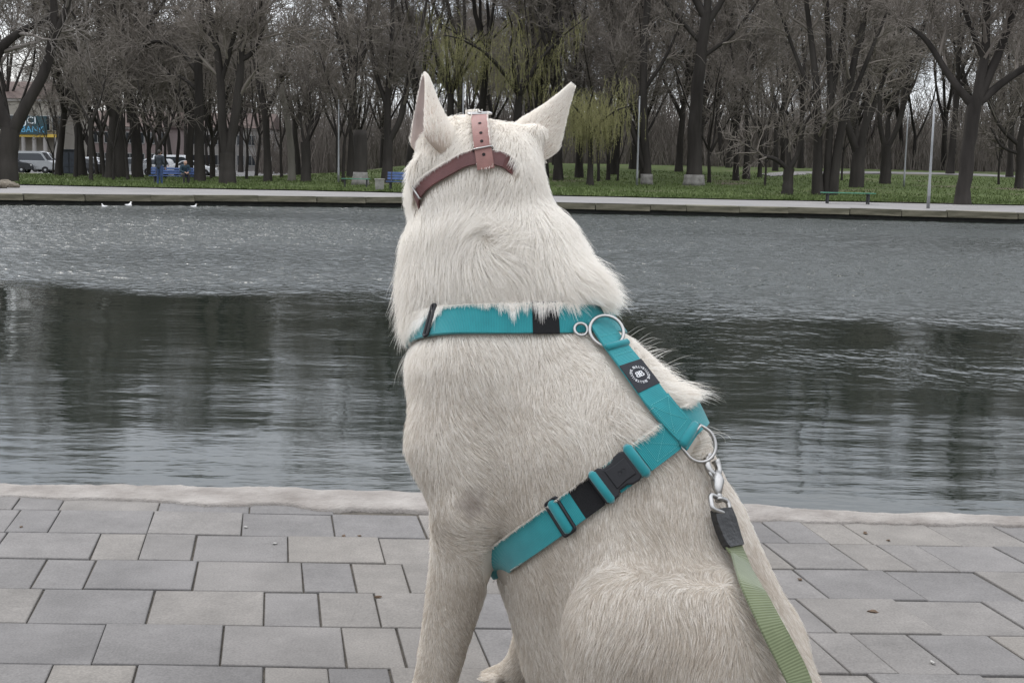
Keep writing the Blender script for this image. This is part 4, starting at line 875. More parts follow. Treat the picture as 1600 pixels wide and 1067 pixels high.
for q, la in ((.0225, .0060), (-.034, .0068)):
    m2 = MB(); f = bf; hw_ = HW
    m2.tube([loc(f, q, -hw_, LIFT + TH + .004), loc(f, q, -hw_ * .95, LIFT + TH + .0058), loc(f, q, 0, LIFT + TH + .006), loc(f, q, hw_ * .95, LIFT + TH + .0058), loc(f, q, hw_, LIFT + TH + .004)], [la * .8, la, la, la, la * .8], 12)
    m2.build('webbing_fold', M_TEAL, harness, True)
# neck strap fittings
slider(NF, 684, 506, .0035, .0240, .0024, inner=False, up=.0028)
piece(seg(NF, (684, 506), (897, 498)), 'strap_layer', M_TEAL, HW, .0016, LIFT + TH)
piece(seg(NF, (829, 500), (872, 499)), 'elastic_keeper', M_BLKW, HW + .0016, .0022, LIFT + TH + .0004)
def torus(c, nn, r, wr, sx=1.0, up=None, n=28):
    nn = nn.normalized(); a_ = (up - nn * up.dot(nn)).normalized() if up is not None else nn.orthogonal().normalized(); b_ = nn.cross(a_)
    return MB().tube([c + a_ * (r * math.cos(t)) + b_ * (r * sx * math.sin(t)) - HO for t in np.linspace(0, 2 * math.pi, n, endpoint=False)], wr, 8, closed=True)
rc = hit(941, 531); rn = nrm(rc); vd = (CAM - rc).normalized()
RN = (rn * .75 + vd * .55).normalized()
torus(rc + rn * .017, RN, .0235, .0025, up=BF[6][1]).build('ring', M_STEEL, harness, True)
rc2 = hit(905, 521); torus(rc2 + nrm(rc2) * .010, (nrm(rc2) + vd * .4).normalized(), .009, .0022, up=BF[3][1]).build('ring', M_STEEL, harness, True)
# folds of the back strap, patch, stitching
f = BF[14]; MB().tube([loc(f, 0, -BHW, BL + TH), loc(f, 0, -BHW * .96, BL + TH + .001), loc(f, 0, BHW * .96, BL + TH + .001), loc(f, 0, BHW, BL + TH)], [.004, .005, .005, .004], 12).build('webbing_fold', M_TEAL, harness, True)
f = BF[56]; MB().tube([loc(f, 0, -BHW, BL + TH), loc(f, 0, -BHW * .96, BL + TH + .001), loc(f, 0, BHW * .96, BL + TH + .001), loc(f, 0, BHW, BL + TH)], [.006, .0075, .0075, .006], 12).build('webbing_fold', M_TEAL, harness, True)
piece(BF[40:58], 'strap_layer', M_TEAL, BHW + .0004, .0022, BL + TH)
i0, i1 = near_i(BF, 985, 574), near_i(BF, 1014, 608)
patch = piece(BF[i0:i1 + 1], 'label_patch', M_PATCH, BHW + .0006, .0010, BL + TH)
im = (i0 + i1) // 2; f = BF[im]
def font_mesh(txt, size):
    cu = bpy.data.curves.new('glyph', 'FONT'); cu.body = txt; cu.size = size; cu.align_x = 'CENTER'; cu.align_y = 'CENTER'; cu.extrude = .00012; cu.resolution_u = 3
    ob = bpy.data.objects.new('glyph', cu); COL.objects.link(ob); dg = bpy.context.evaluated_depsgraph_get(); m_ = bpy.data.meshes.new_from_object(ob.evaluated_get(dg))
    vs_ = [v.co.copy() for v in m_.vertices]; fs = [tuple(p.vertices) for p in m_.polygons]
    bpy.data.objects.remove(ob); bpy.data.curves.remove(cu); bpy.data.meshes.remove(m_); return vs_, fs
def surf_pt(u, v, z):
    """point on the patch: u across the strap, v towards the neck, following the strap's curve"""
    k = im - v / ((BF[im + 1][0] - BF[im][0]).length); k0 = int(math.floor(k)); fr_ = k - k0
    A, B_ = BF[k0], BF[k0 + 1]; p = A[0].lerp(B_[0], fr_); b = A[2].lerp(B_[2], fr_); n = A[3].lerp(B_[3], fr_)
    sgn = 1 if b.x > 0 else -1
    return p + b * (u * sgn) + n * (BL + TH + .0017 + z) - HO
lm = MB(); txt = 'BULLYBILLOWS*BULLYBILLOWS*'; cache = {}
for k, ch in enumerate(txt):
    if ch not in cache: cache[ch] = font_mesh(ch if ch != '*' else '.', .0052)
    a = R(100) - 2 * math.pi * k / len(txt); rr = .0122; ca, sa = math.cos(a - math.pi / 2), math.sin(a - math.pi / 2)
    vs_ = []
    for v in cache[ch][0]:
        x, y = v.x * .95, v.y; vs_.append(surf_pt(rr * math.cos(a) + x * ca - y * sa, rr * math.sin(a) + x * sa + y * ca, v.z))
    lm.add(vs_, cache[ch][1])
bm_ = font_mesh('B', .0125)
for sgn in (-1, 1):
    for dx in (0, .0004): lm.add([surf_pt(sgn * (v.x + .0030 + dx), v.y, v.z) for v in bm_[0]], [tuple(reversed(q)) if sgn < 0 else q for q in bm_[1]])
lm.build('lettering', M_WHITE, patch)
def stitch(mb, fr, lift, pts, pitch=.0032, ln=.0021):
    """dashes of thread along a line given as (frame index, across)"""
    def P(i, b):
        k0 = max(0, min(len(fr) - 2, int(i))); q = i - k0; A, B_ = fr[k0], fr[k0 + 1]; return A[0].lerp(B_[0], q) + A[2] * b + A[3] * lift - HO, A[3]
    for (a, b), (c, d) in zip(pts, pts[1:]):
        L_ = (P(a, b)[0] - P(c, d)[0]).length; m = max(1, int(L_ / pitch))
        for k in range(m):
            t0, t1 = k / m, min(1, k / m + ln / max(L_, 1e-6)); p0, n0 = P(a + (c - a) * t0, b + (d - b) * t0); p1, _n = P(a + (c - a) * t1, b + (d - b) * t1)
            mb.tube([p0, p0.lerp(p1, .5) + n0 * .0003, p1], .0004, 4)
sm = MB(); e = .0155
for i in (17, 18.4): stitch(sm, BF, BL + TH + .0004, [(i, -e), (i, e)])
for i in (8.5,): stitch(sm, BF, BL + TH + .0004, [(i, -e), (i, e)])
stitch(sm, BF, BL + TH + .0027, [(41, -e), (41, e), (52, e), (52, -e), (41, -e), (52, e)]); stitch(sm, BF, BL + TH + .0027, [(41, e), (52, -e)])
sm.build('stitching', M_THREAD, harness)
gs = seg(GF, (990, 704), (1050, 668)); sm = MB(); nG = len(gs) - 1
stitch(sm, gs, LIFT + TH + .0035, [(nG * .2, -e), (nG * .2, e), (nG * .8, e), (nG * .8, -e), (nG * .2, -e), (nG * .8, e)]); stitch(sm, gs, LIFT + TH + .0035, [(nG * .2, e), (nG * .8, -e)])
sm.build('stitching', M_THREAD, harness)
# lower D ring
f56 = BF[57]; dn = (f56[3] * .8 + (CAM - f56[0]).normalized() * .45).normalized(); dt = f56[1]; dt = (dt - dn * dt.dot(dn)).normalized(); db = dt.cross(dn)
dc = f56[0] + f56[3] * (BL + TH + .003)
dp = [dc + db * .021 + dt * 0, dc + db * .0225 + dt * .008] + [dc + db * (.0235 * math.cos(a)) + dt * (.014 + .0245 * math.sin(a)) for a in np.linspace(.05, math.pi - .05, 16)] + [dc - db * .0225 + dt * .008, dc - db * .021]
MB().tube([p - HO for p in dp], .0024, 8, closed=True).build('ring', M_STEEL, harness, True)
# ------------------------------------------------------------------ leash
lz = empty('leash', DO); tag(lz, 'sage green webbing leash clipped by a steel snap hook to the harness', 'leash')
kp = [hit(*q) for q in ((1097, 724), (1100, 750), (1107, 785), (1114, 805), (1128, 850), (1142, 885), (1162, 935), (1185, 990), (1208, 1050))]
kp = [p + nrm(p) * o_ for p, o_ in zip(kp, (.014, .017, .018, .017, .016, .016, .020, .028, .04))]
e0 = kp[-1]; kp += [e0 + Vector((.03, -.07, -.10)), e0 + Vector((.06, -.16, -.17)), Vector((e0.x + .10, e0.y - .28, .035)), Vector((e0.x + .16, e0.y - .42, .016)), Vector((e0.x + .30, e0.y - .6, .016))]
def lnorm(p):
    if float(sdf(np.array(p))) < .05: return nrm(p)
    return Vector((.35, -.55, .75)).normalized() if p.z > .05 else Vector((0, 0, 1))
lp = resample(kp, 240); LFm = frames(lp, False, 20, lnorm)
def li(x, y): return near_i(LFm, x, y)
a0 = li(1097, 724); a2 = li(1105, 778); a3 = li(1114, 803); a5 = li(1140, 868)
hk = LFm[a0]; dirn = (LFm[a2][0] - hk[0]).normalized(); nn = (hk[3] - dirn * hk[3].dot(dirn)).normalized(); HFm = (hk[0], dirn, dirn.cross(nn), nn)
mb = MB()
mb.tube([loc(HFm, .008 + .0138 * math.cos(a), .0115 * math.sin(a), .002) for a in np.linspace(R(195), R(-140), 18)], [.0034] + [.0046] * 15 + [.0054, .0062], 8)
mb.tube([loc(HFm, .017, -.004, .002), loc(HFm, .030, -.0035, .003), loc(HFm, .040, -.001, .003), loc(HFm, .053, 0, .003)], [.0064, .0090, .0070, .0038], 8)
hook = mb.build('snap_hook', M_STEEL, lz, True)
mb = MB(); mb.tube([loc(HFm, .006, .0095, .002), loc(HFm, .020, .009, .002), loc(HFm, .030, .005, .002)], .0024, 8); mb.build('trigger', M_STEEL, hook, True)
mb = MB()
for k in range(3): mb.box(loc(HFm, .029 + .0055 * k, -.0028 + .0006 * k, .0092 - .0012 * k), (.0014, .009 - .0015 * k, .002), basis(HFm), .0004)
mb.build('grip_ridge', M_STEEL, hook)
sw = MB(); sw.tube([loc(HFm, .050, 0, .003), loc(HFm, .056, 0, .003)], .0042, 10); sw.tube([loc(HFm, .056, 0, .003), loc(HFm, .060, 0, .003)], .0058, 10)
fsw = (loc(HFm, .066, 0, .003) + HO, HFm[1], HFm[2], HFm[3]); sw.tube(rect_ring(sw, fsw, .0105, .0178, .005, 0), .0033, 8, closed=True); sw.build('swivel', M_STEEL, lz, True)
slv = LFm[a3 - 1:a5]; ribbon(slv, 0, len(slv) - 1, .0165, .010, -.003, 'leather_sleeve', M_RUB, lz, False, HO, hwf=lambda t: .90 + .14 * min(1, t * 4) if t < .9 else 1.04 - .9 * (t - .9))
ribbon(LFm[a3 + 3:], 0, len(LFm) - a3 - 4, .0165, .0032, 0, 'webbing', M_GREEN, lz, False, HO)
# ------------------------------------------------------------------ leather muzzle straps
mz = empty('dog_muzzle', DO); tag(mz, 'rose brown leather head strap with steel buckle behind the dog ears', 'muzzle')
b1, bm1, b3 = hit(803, 262), hit(756, 247), hit(656, 306)
pts, _ = loop(b1, b3, (b1 - b3).cross(bm1 - b3).normalized(), None, hull=False); ZF = frames(pts, True); ZF = [(p - n * (.013 * float(np.clip(max((proj(p)[0] - 786) / 30, (proj(p)[1] - 308) / 20), 0, 1))), t, b, n) for p, t, b, n in ZF]
ribbon(ZF, 0, 0, .0105, .0028, .0052, 'cheek_strap', M_LEATHD, mz, True, HO)
top = HC + HU * .075
vp = resample([hit(760, 266), hit(758, 250), hit(755, 232), hit(753, 215), hit(751, 200), hit(750, 190)] + [hit(750, 190) + HF * .012], 80)
def snap(p, off): 
    for _ in range(4): p = p - nrm(p) * (float(sdf(np.array(p))) - off)
    return p
vp = [snap(p, 0) for p in vp]; VF = frames(vp, False, 8)
ribbon(VF, 0, 79, .0120, .003, .0085, 'crown_strap', M_LEATH, mz, False, HO)
ih = [near_i(VF, 752.5, 204), near_i(VF, 754, 217), near_i(VF, 755, 229), near_i(VF, 757.5, 246)]
for i in ih:
    f = VF[i]; MB().lathe([(.0024, 0), (.0024, .0004)], 10, Matrix.Translation(loc(f, 0, 0, .01195)) @ basis(f).to_4x4()).build('strap_hole', M_HOLE, mz)
f = VF[near_i(VF, 757, 237)]; mb = MB(); mb.tube(rect_ring(mb, f, .0022, .0142, .0012, .0125)[0:0] + [loc(f, 0, -.0135, .004), loc(f, 0, -.0138, .012), loc(f, 0, -.012, .0138), loc(f, 0, .012, .0138), loc(f, 0, .0138, .012), loc(f, 0, .0135, .004)], .0012, 8); mb.build('keeper', M_STEEL, mz, True)
f = VF[near_i(VF, 750, 190)]; mb = MB(); mb.tube(rect_ring(mb, f, .0075, .0160, .003, .0118), .0017, 8, closed=True); bk2 = mb.build('buckle', M_STEEL, mz, True)
mb = MB(); mb.tube([loc(f, -.0085, 0, .0142), loc(f, .008, 0, .0145)], .0014, 8); mb.tube([loc(f, .0075, -.015, .0118), loc(f, .0075, .015, .0118)], .0016, 8); mb.build('prong', M_STEEL, bk2, True)
f = ZF[near_i(ZF, 658, 298)]; mb = MB(); mb.tube([loc(f, 0, -.0125, .006), loc(f, 0, -.012, .010), loc(f, 0, .012, .010), loc(f, 0, .0125, .006)], .0017, 8); mb.build('keeper', M_STEEL, mz, True)
# ================================================================== things along the far bank
M_BLUEP = mat('blue_paint', (.035, .075, .20), .5, var=.25, scale=6)
M_GREENP = mat('green_paint', (.05, .19, .12), .5, var=.25, scale=6)
M_IRON = mat('dark_iron', (.025, .025, .028), .6, var=.2)
M_GALV = mat('galvanised_pole', (.27, .275, .28), .5, metal=.2, var=.12, scale=3)
M_BIN = mat('grey_concrete', (.26, .25, .23), .9, var=.2, scale=5, bump=.3, bscale=30)
M_GLASS = mat('dark_glass', (.03, .035, .04), .08, var=.1)
M_TYRE = mat('tyre', (.02, .02, .02), .8); M_RIM = mat('rim', (.45, .45, .46), .35, metal=.8)
M_LAMPR = mat('tail_light', (.35, .02, .02), .3); M_LAMPW = mat('head_light', (.75, .75, .72), .2)
def paint(name, c): return mat(name, c, .3, var=.05)
def on_ground(px, py): g = ground_at(px, py); return Vector((g.x, g.y, ground_z(g) - .03 if g.y > 58.5 else float(terrain(g.x, g.y))))
# ---- benches
def bench(px, py, L, m, rz, label, back=True):
    g = on_ground(px, py); e = empty('park_bench', g, rz); tag(e, label, 'bench')
    for k in range(4): MB().box((0, -.20 + .125 * k, .46), (L, .105, .04), None, .006).build('seat_slat', m, e)
    if back:
        for k in range(3): MB().box((0, .30 + .035 * k, .60 + .13 * k), (L, .035, .105), Matrix.Rotation(R(-15), 3, 'X'), .006).build('back_slat', m, e)
    for sx in (-.38, .38):
        mb = MB(); mb.box((L * sx, -.16, .22), (.06, .07, .44)); mb.box((L * sx, .18, .22), (.06, .07, .44)); mb.box((L * sx, .0, .415), (.055, .5, .05))
        if back: mb.tube([(L * sx, .22, .42), (L * sx, .30, .62), (L * sx, .385, .95)], .028, 6)
        mb.build('leg', M_IRON, e)
    return e, g
bench_b, gb = bench(268, 289, 2.3, M_BLUEP, R(4), 'blue slatted park bench with two people at it')
bench(630, 300, 1.6, M_BLUEP, R(-3), 'blue slatted park bench half hidden behind the dog cheek')
bench(1324, 319, 2.25, M_GREENP, R(-2), 'green slatted bench without a back by the shore path', False)
bench(556, 294, 1.5, M_GREENP, R(3), 'low backless green bench in front of the sawn-off trunk', False)
# ---- litter bin
g = on_ground(593, 300); e = empty('litter_bin', g); tag(e, 'squat grey concrete litter bin at the edge of the path', 'litter bin')
MB().lathe([(.16, 0), (.19, .04), (.21, .30), (.225, .52), (.24, .55), (.24, .60), (.20, .60), (.185, .50), (.17, .2)], 18).build('body', M_BIN, e, True); MB().lathe([(.245, .555), (.252, .575), (.245, .60)], 18).build('rim', M_BIN, e, True)
# ---- lamp poles
def pole(px, py, top_y, r, label):
    g = on_ground(px, py); d = (Vector((g.x, g.y, 0)) - Vector((0, 0, 0))).length; h = (py - top_y) * g.y / FPX
    e = empty('lamp_pole', g); tag(e, label, 'lamp pole')
    MB().lathe([(r * 1.25, 0), (r * 1.2, .9), (r, .95), (r * .82, h * .6), (r * .7, h)], 12).build('pole', M_GALV, e, True)
    MB().lathe([(r * .72, h), (r * .9, h + .03), (r * .9, h + .12), (r * .3, h + .16)], 12).build('cap', M_GALV, e, True); MB().box((0, -r * 1.15, .6), (.09, .03, .28), None, .005).build('hatch', M_GALV, e)
pole(529, 287, 163, .055, 'slim grey pole standing by the sawn-off trunk')
pole(722, 285, 138, .06, 'slim grey pole rising behind the dog crown')
pole(995, 291, 158, .065, 'slim grey pole in front of the whitewashed slim tree')
pole(1412, 294, 168, .055, 'thin grey pole back on the lawn among trunks')
pole(1450, 326, 170, .052, 'sturdy grey metal pole at the edge of the shore path')
# ---- people
def capset(prims):
    P_ = [(np.array(a, float), np.array(b, float), ra, rb, k, m) for a, b, ra, rb, k, m in prims]
    def f(P):
        P = np.asarray(P, float); d = np.full(P.shape[:-1], 1e3)
        for a, b, ra, rb, k, m in P_:
            ab = b - a; ap = P - a; h = np.clip(ap @ ab / max(ab @ ab, 1e-9), 0, 1); q = ap - h[..., None] * ab; e = np.sqrt((q * q).sum(-1)) - (ra + (rb - ra) * h)
            g = np.clip(.5 + .5 * (d - e) / k, 0, 1); d = d * (1 - g) + e * g - k * g * (1 - g)
        return d
    return f, P_
M_SKINP = mat('skin', (.45, .27, .20), .6, var=.08); M_JACK1 = mat('charcoal_jacket', (.030, .036, .045), .85, var=.2, scale=10); M_JACK2 = mat('dark_teal_jacket', (.022, .045, .065), .85, var=.2, scale=10)
M_JEAN = mat('blue_jeans', (.03, .055, .13), .85, var=.2, scale=12); M_TROU = mat('dark_trousers', (.035, .032, .032), .85, var=.2); M_HAIR = mat('dark_hair', (.025, .02, .017), .7, var=.2); M_SHOE = mat('dark_shoes', (.02, .02, .022), .6); M_HAT = mat('grey_hair', (.30, .29, .28), .8)
def person(loc, rz, prims, mats, hands, label, headc, headr, fwd=(0, -1, 0)):
    f, P_ = capset(prims); pts = np.array([p[0] for p in P_] + [p[1] for p in P_]); lo, hi = pts.min(0) - .2, pts.max(0) + .2
    V, F = surface_nets(tuple(lo), tuple(hi), .016, f); e = empty('person', loc, rz); tag(e, label, 'person')
    C_ = V[F].mean(1); best = np.full(len(C_), 1e3); mi = np.zeros(len(C_), int)
    for a, b, ra, rb, k, m in P_:
        ab = b - a; ap = C_ - a; h = np.clip(ap @ ab / max(ab @ ab, 1e-9), 0, 1); q = np.linalg.norm(ap - h[:, None] * ab, axis=1) - (ra + (rb - ra) * h); s_ = q < best; best[s_] = q[s_]; mi[s_] = m
    fl = []
    # fingers and a thumb on each hand, grown into the same mesh
    hm = MB()
    for hp, hd, side in hands:
        hp = Vector(hp); hd = Vector(hd).normalized(); sd = Vector(side).normalized(); dn = hd.cross(sd)
        for k in range(4):
            o_ = sd * (-.027 + .018 * k); l = (.062, .074, .070, .055)[k]; hm.tube([hp + o_ + hd * .03, hp + o_ + hd * (.03 + l * .6), hp + o_ + hd * (.03 + l) + dn * .02], [.009, .008, .006], 6)
        hm.tube([hp - sd * .025, hp - sd * .05 + hd * .03, hp - sd * .05 + hd * .06], [.011, .010, .008], 6)
    n0 = len(V); me = bpy.data.meshes.new('body'); me.from_pydata(V.tolist() + [tuple(v) for v in hm.v], [], F.tolist() + [tuple(i + n0 for i in q) for q in hm.f]); me.update()
    for m in mats: me.materials.append(m)
    me.polygons.foreach_set('material_index', list(mi) + [0] * len(hm.f)); me.polygons.foreach_set('use_smooth', [True] * len(me.polygons)); link('body', me, None, e)
    return e
# materials: 0 skin 1 jacket 2 trousers 3 shoes 4 hair
def standing():
    pr = [((0, 0, .93), (0, 0, 1.12), .145, .14, .05, 1), ((0, 0, 1.12), (0, .01, 1.34), .15, .165, .05, 1), ((-.13, .01, 1.40), (.13, .01, 1.40), .075, .075, .05, 1), ((0, 0, 1.45), (0, -.01, 1.53), .055, .052, .02, 0),
          ((0, -.015, 1.60), (0, -.005, 1.645), .082, .090, .02, 0), ((0, .015, 1.655), (0, .03, 1.62), .092, .085, .006, 4), ((0, -.105, 1.60), (0, -.11, 1.585), .014, .016, .012, 0), ((-.088, .01, 1.61), (-.09, .012, 1.59), .018, .014, .008, 0), ((.088, .01, 1.61), (.09, .012, 1.59), .018, .014, .008, 0)]
    for s in (-1, 1):
        pr += [((.20 * s, .01, 1.40), (.25 * s, .03, 1.13), .066, .054, .03, 1), ((.25 * s, .03, 1.13), (.22 * s, -.12, .94), .052, .042, .01, 1), ((.22 * s, -.13, .93), (.20 * s, -.17, .88), .032, .036, .01, 0),
               ((.09 * s, 0, .90), (.10 * s, -.02 * s, .50), .098, .066, .03, 2), ((.10 * s, -.02 * s, .50), (.10 * s, .03 * s + .02, .10), .066, .046, .01, 2), ((.10 * s, .03 * s + .03, .05), (.12 * s, .03 * s - .17, .04), .048, .042, .015, 3)]
    hands = [((.20 * s, -.19, .865), (-.1 * s, -.4, -1), (s, 0, 0)) for s in (-1, 1)]
    return pr, hands
pr, hd = standing(); g = on_ground(253, 290)
person(g + Vector((0, -.35, 0)), R(165), pr, [M_SKINP, M_JACK1, M_JEAN, M_SHOE, M_HAIR], hd, 'person in charcoal jacket and blue jeans standing by the blue bench', None, None)
def sitting():
    pr = [((0, .05, .56), (0, 0, .74), .155, .15, .05, 1), ((0, 0, .74), (0, -.10, .96), .15, .155, .05, 1), ((-.13, -.12, 1.02), (.13, -.12, 1.02), .075, .075, .05, 1), ((0, -.16, 1.07), (0, -.20, 1.13), .055, .052, .02, 0),
          ((0, -.25, 1.18), (0, -.23, 1.22), .082, .090, .02, 0), ((0, -.205, 1.235), (0, -.18, 1.20), .092, .085, .006, 4), ((0, -.34, 1.165), (0, -.345, 1.15), .014, .016, .012, 0)]
    for s in (-1, 1):
        pr += [((.20 * s, -.12, 1.01), (.26 * s, -.17, .77), .066, .054, .03, 1), ((.26 * s, -.17, .77), (.10 * s, -.40, .68), .052, .042, .01, 1), ((.09 * s, -.42, .68), (.04 * s, -.47, .66), .032, .034, .01, 0),
               ((.10 * s, .05, .55), (.14 * s, -.40, .54), .098, .072, .03, 2), ((.14 * s, -.40, .54), (.13 * s, -.36, .12), .070, .048, .01, 2), ((.13 * s, -.36, .05), (.14 * s, -.56, .04), .048, .042, .015, 3)]
    hands = [((.05 * s, -.46, .66), (-.3 * s, -.8, -.4), (s, -.4, 0)) for s in (-1, 1)]
    return pr, hands
pr, hd = sitting(); c_, s_ = math.cos(R(4)), math.sin(R(4))
person(gb + Vector((.70 * c_, .70 * s_ - .02, -.01)), R(30), pr, [M_SKINP, M_JACK2, M_TROU, M_SHOE, M_HAT], hd, 'person in dark teal jacket sitting hunched on the blue bench', None, None)
# ---- birds on the water
M_BIRD = mat('white_plumage', (.75, .74, .72), .7, var=.06); M_BEAK = mat('beak', (.5, .25, .05), .5)
bf_, bP = capset([((-.13, 0, .05), (.08, 0, .06), .035, .075, .04, 0), ((-.22, 0, .085), (-.12, 0, .07), .012, .04, .03, 0), ((.09, 0, .08), (.13, 0, .17), .04, .03, .03, 0), ((.135, 0, .185), (.15, 0, .185), .036, .032, .01, 0)])
bV, bF = surface_nets((-.27, -.11, -.05), (.22, .11, .26), .012, bf_); bme = bpy.data.meshes.new('body'); bme.from_pydata(bV.tolist(), [], bF.tolist()); bme.update(); bme.polygons.foreach_set('use_smooth', [True] * len(bme.polygons))
bk_ = MB(); bk_.tube([(.175, 0, .18), (.225, 0, .172)], [.012, .003], 6); kme = None
for k, (px, py, rz, lb, sc) in enumerate(((201, 323, 60, 'small white gull with its neck raised on the water', .8), (163, 324.5, 170, 'small white gull lying low on the water facing the rocks', .6), (303, 324.5, 10, 'small white gull drifting on the water below the benches', .6))):
    p = at_z(px, py, ZW); e = empty('gull', (p.x, p.y, ZW + .0), R(rz)); e.scale = (sc,) * 3; tag(e, lb, 'bird'); link('body', bme, M_BIRD, e)
    if kme is None: o = bk_.build('beak', M_BEAK, e); kme = o.data
    else: link('beak', kme, None, e)
# ---- rocks at the path's end
M_ROCK = mat('rough_rock', (.10, .085, .065), .95, scale=6, col2=(.20, .17, .13), bump=.6, bscale=14); rnd = random.Random(3)
for k, (px, py, r) in enumerate(((4, 294, .26), (12, 293, .24), (20, 293.5, .20), (26, 293.5, .15), (8, 291.5, .26), (-8, 294, .3))):
    p = at_z(px, py, -.33); bm = bmesh.new(); bmesh.ops.create_icosphere(bm, subdivisions=2, radius=r)
    for v in bm.verts: v.co *= rnd.uniform(.82, 1.15); v.co.z *= .75
    me_ = bpy.data.meshes.new('rock'); bm.to_mesh(me_); bm.free(); o = link('rock', me_, M_ROCK); o.location = (p.x, p.y, -.33 + r * .45); tag(o, 'rough brown rock in the heap under the low-forked tree', 'rock', 'rocks heaped under the low-forked tree')
# ---- parked cars
def car_meshes(kind):
    if kind == 'van': prof = [(-2.2, .35), (-2.25, .9), (-2.2, 1.0), (-2.15, 1.85), (-2.0, 1.95), (.75, 1.97), (1.0, 1.9), (1.55, 1.15), (2.15, .95), (2.3, .75), (2.3, .35)]; gl = [(-2.0, 1.15), (-1.95, 1.75), (.70, 1.78), (.95, 1.72), (1.38, 1.15)]; L, Wd = 4.6, 1.8
    elif kind == 'estate': prof = [(-2.15, .35), (-2.2, .75), (-2.15, .95), (-1.95, 1.45), (-1.75, 1.55), (.0, 1.60), (.35, 1.52), (1.05, 1.02), (1.95, .88), (2.15, .70), (2.15, .35)]; gl = [(-1.95, 1.0), (-1.72, 1.42), (.0, 1.48), (.28, 1.42), (.85, 1.0)]; L, Wd = 4.3, 1.76
    else: prof = [(-2.15, .35), (-2.2, .75), (-2.1, .95), (-1.45, 1.02), (-.95, 1.38), (-.65, 1.43), (.15, 1.43), (.45, 1.36), (1.05, .95), (1.95, .82), (2.15, .65), (2.15, .35)]; gl = [(-1.35, .98), (-.9, 1.31), (-.62, 1.36), (.12, 1.36), (.40, 1.29), (.88, .96)]; L, Wd = 4.3, 1.74
    hw = Wd / 2
    def wid(z): return hw if z < .95 else hw - (z - .95) * .22
    mb = MB(); n = len(prof); V = [(x, -wid(z), z) for x, z in prof] + [(x, wid(z), z) for x, z in prof]; mb.add(V, [tuple(range(n)), tuple(reversed(range(n, 2 * n)))] + [(i, n + i, n + (i + 1) % n, (i + 1) % n) for i in range(n)])
    win = []
    for s in (-1, 1):
        m2 = MB(); k = len(gl); m2.add([(x, s * (wid(z) + .006), z) for x, z in gl], [tuple(range(k)) if s > 0 else tuple(reversed(range(k)))]); win.append(m2)
    fr = [p for p in prof if p[1] > .9]; a, b = prof[-5], prof[-4]
    m3 = MB(); q = [(a[0] + .012 + (b[0] - a[0]) * .06, a[1] - (a[1] - b[1]) * .06 + .012), (a[0] + (b[0] - a[0]) * .94 + .012, a[1] - (a[1] - b[1]) * .94 + .012)]; m3.add([(q[0][0], -wid(q[0][1]) + .06, q[0][1]), (q[1][0], -wid(q[1][1]) + .06, q[1][1]), (q[1][0], wid(q[1][1]) - .06, q[1][1]), (q[0][0], wid(q[0][1]) - .06, q[0][1])], [(0, 1, 2, 3)]); win.append(m3)
    return mb, win, hw
car_cache = {}
def car(kind, px, Y, rz, pm, label):
    X = gx(px, Y, -.35); e = empty('parked_car', (X, Y, float(terrain(X, Y)) - .02), R(rz)); tag(e, label, 'car', 'cars parked along the street')
    if kind not in car_cache:
        mb, win, hw = car_meshes(kind); o = mb.build('body', None, None); bmm = bmesh.new(); bmm.from_mesh(o.data); bmesh.ops.recalc_face_normals(bmm, faces=bmm.faces); bmesh.ops.bevel(bmm, geom=[ed for ed in bmm.edges if ed.is_manifold and ed.calc_face_angle(0) > .3], offset=.045, segments=2, affect='EDGES'); bmm.to_mesh(o.data); bmm.free()
        bme_ = o.data; bpy.data.objects.remove(o); wms = []
        for w_ in win: o = w_.build('window', M_GLASS, None); wms.append(o.data); bpy.data.objects.remove(o)
        ty = MB().lathe([(.20, -.09), (.31, -.10), (.325, -.06), (.325, .06), (.31, .10), (.20, .09)], 18, Matrix.Rotation(R(90), 4, 'X')); o = ty.build('tyre', M_TYRE, None, True); tme = o.data; bpy.data.objects.remove(o)
        ri = MB().lathe([(.02, -.095), (.20, -.085), (.21, 0), (.20, .085), (.02, .095)], 12, Matrix.Rotation(R(90), 4, 'X')); o = ri.build('rim', M_RIM, None); rme = o.data; bpy.data.objects.remove(o)
        hl = MB().box((0, 0, 0), (.08, .32, .14), None, .02); o = hl.build('lamp', None, None); lme = o.data; bpy.data.objects.remove(o); car_cache[kind] = (bme_, wms, tme, rme, lme, hw)
    bme_, wms, tme, rme, lme, hw = car_cache[kind]
    me2 = bme_.copy(); me2.materials.clear(); link('body', me2, pm, e)
    for w_ in wms: link('window', w_, None, e)
    for x in (-1.35, 1.35):
        for s in (-1, 1): o = link('wheel', tme, None, e); o.location = (x, s * (hw - .08), .325); o2 = link('rim', rme, None, o)
    for s in (-1, 1):
        m_ = lme.copy(); m_.materials.clear(); o = link('headlight', m_, M_LAMPW, e); o.location = (2.12, s * (hw - .25), .72); m_ = lme.copy(); m_.materials.clear(); o = link('tail_light', m_, M_LAMPR, e); o.location = (-2.17, s * (hw - .22), .85)
CW = paint('white_car_paint', (.72, .73, .74)); CS = paint('silver_car_paint', (.38, .39, .40)); CK = paint('black_car_paint', (.02, .021, .025)); CN = paint('navy_car_paint', (.02, .03, .06))
car('estate', 14, 114.5, 4, CK, 'black estate car parked behind the low-forked tree')
car('van', 52, 115.5, 2, CS, 'silver people carrier parked by the park edge')
car('van', 61, 127, 10, CW, 'white delivery van beyond the silver people carrier')
car('saloon', 80, 131, 5, CN, 'navy saloon car parked beyond the white delivery van')
car('saloon', 126, 116, 175, CK, 'black low saloon car beside the dark kiosk')
car('estate', 148, 127, 3, CW, 'white estate car across the street from the kiosk')
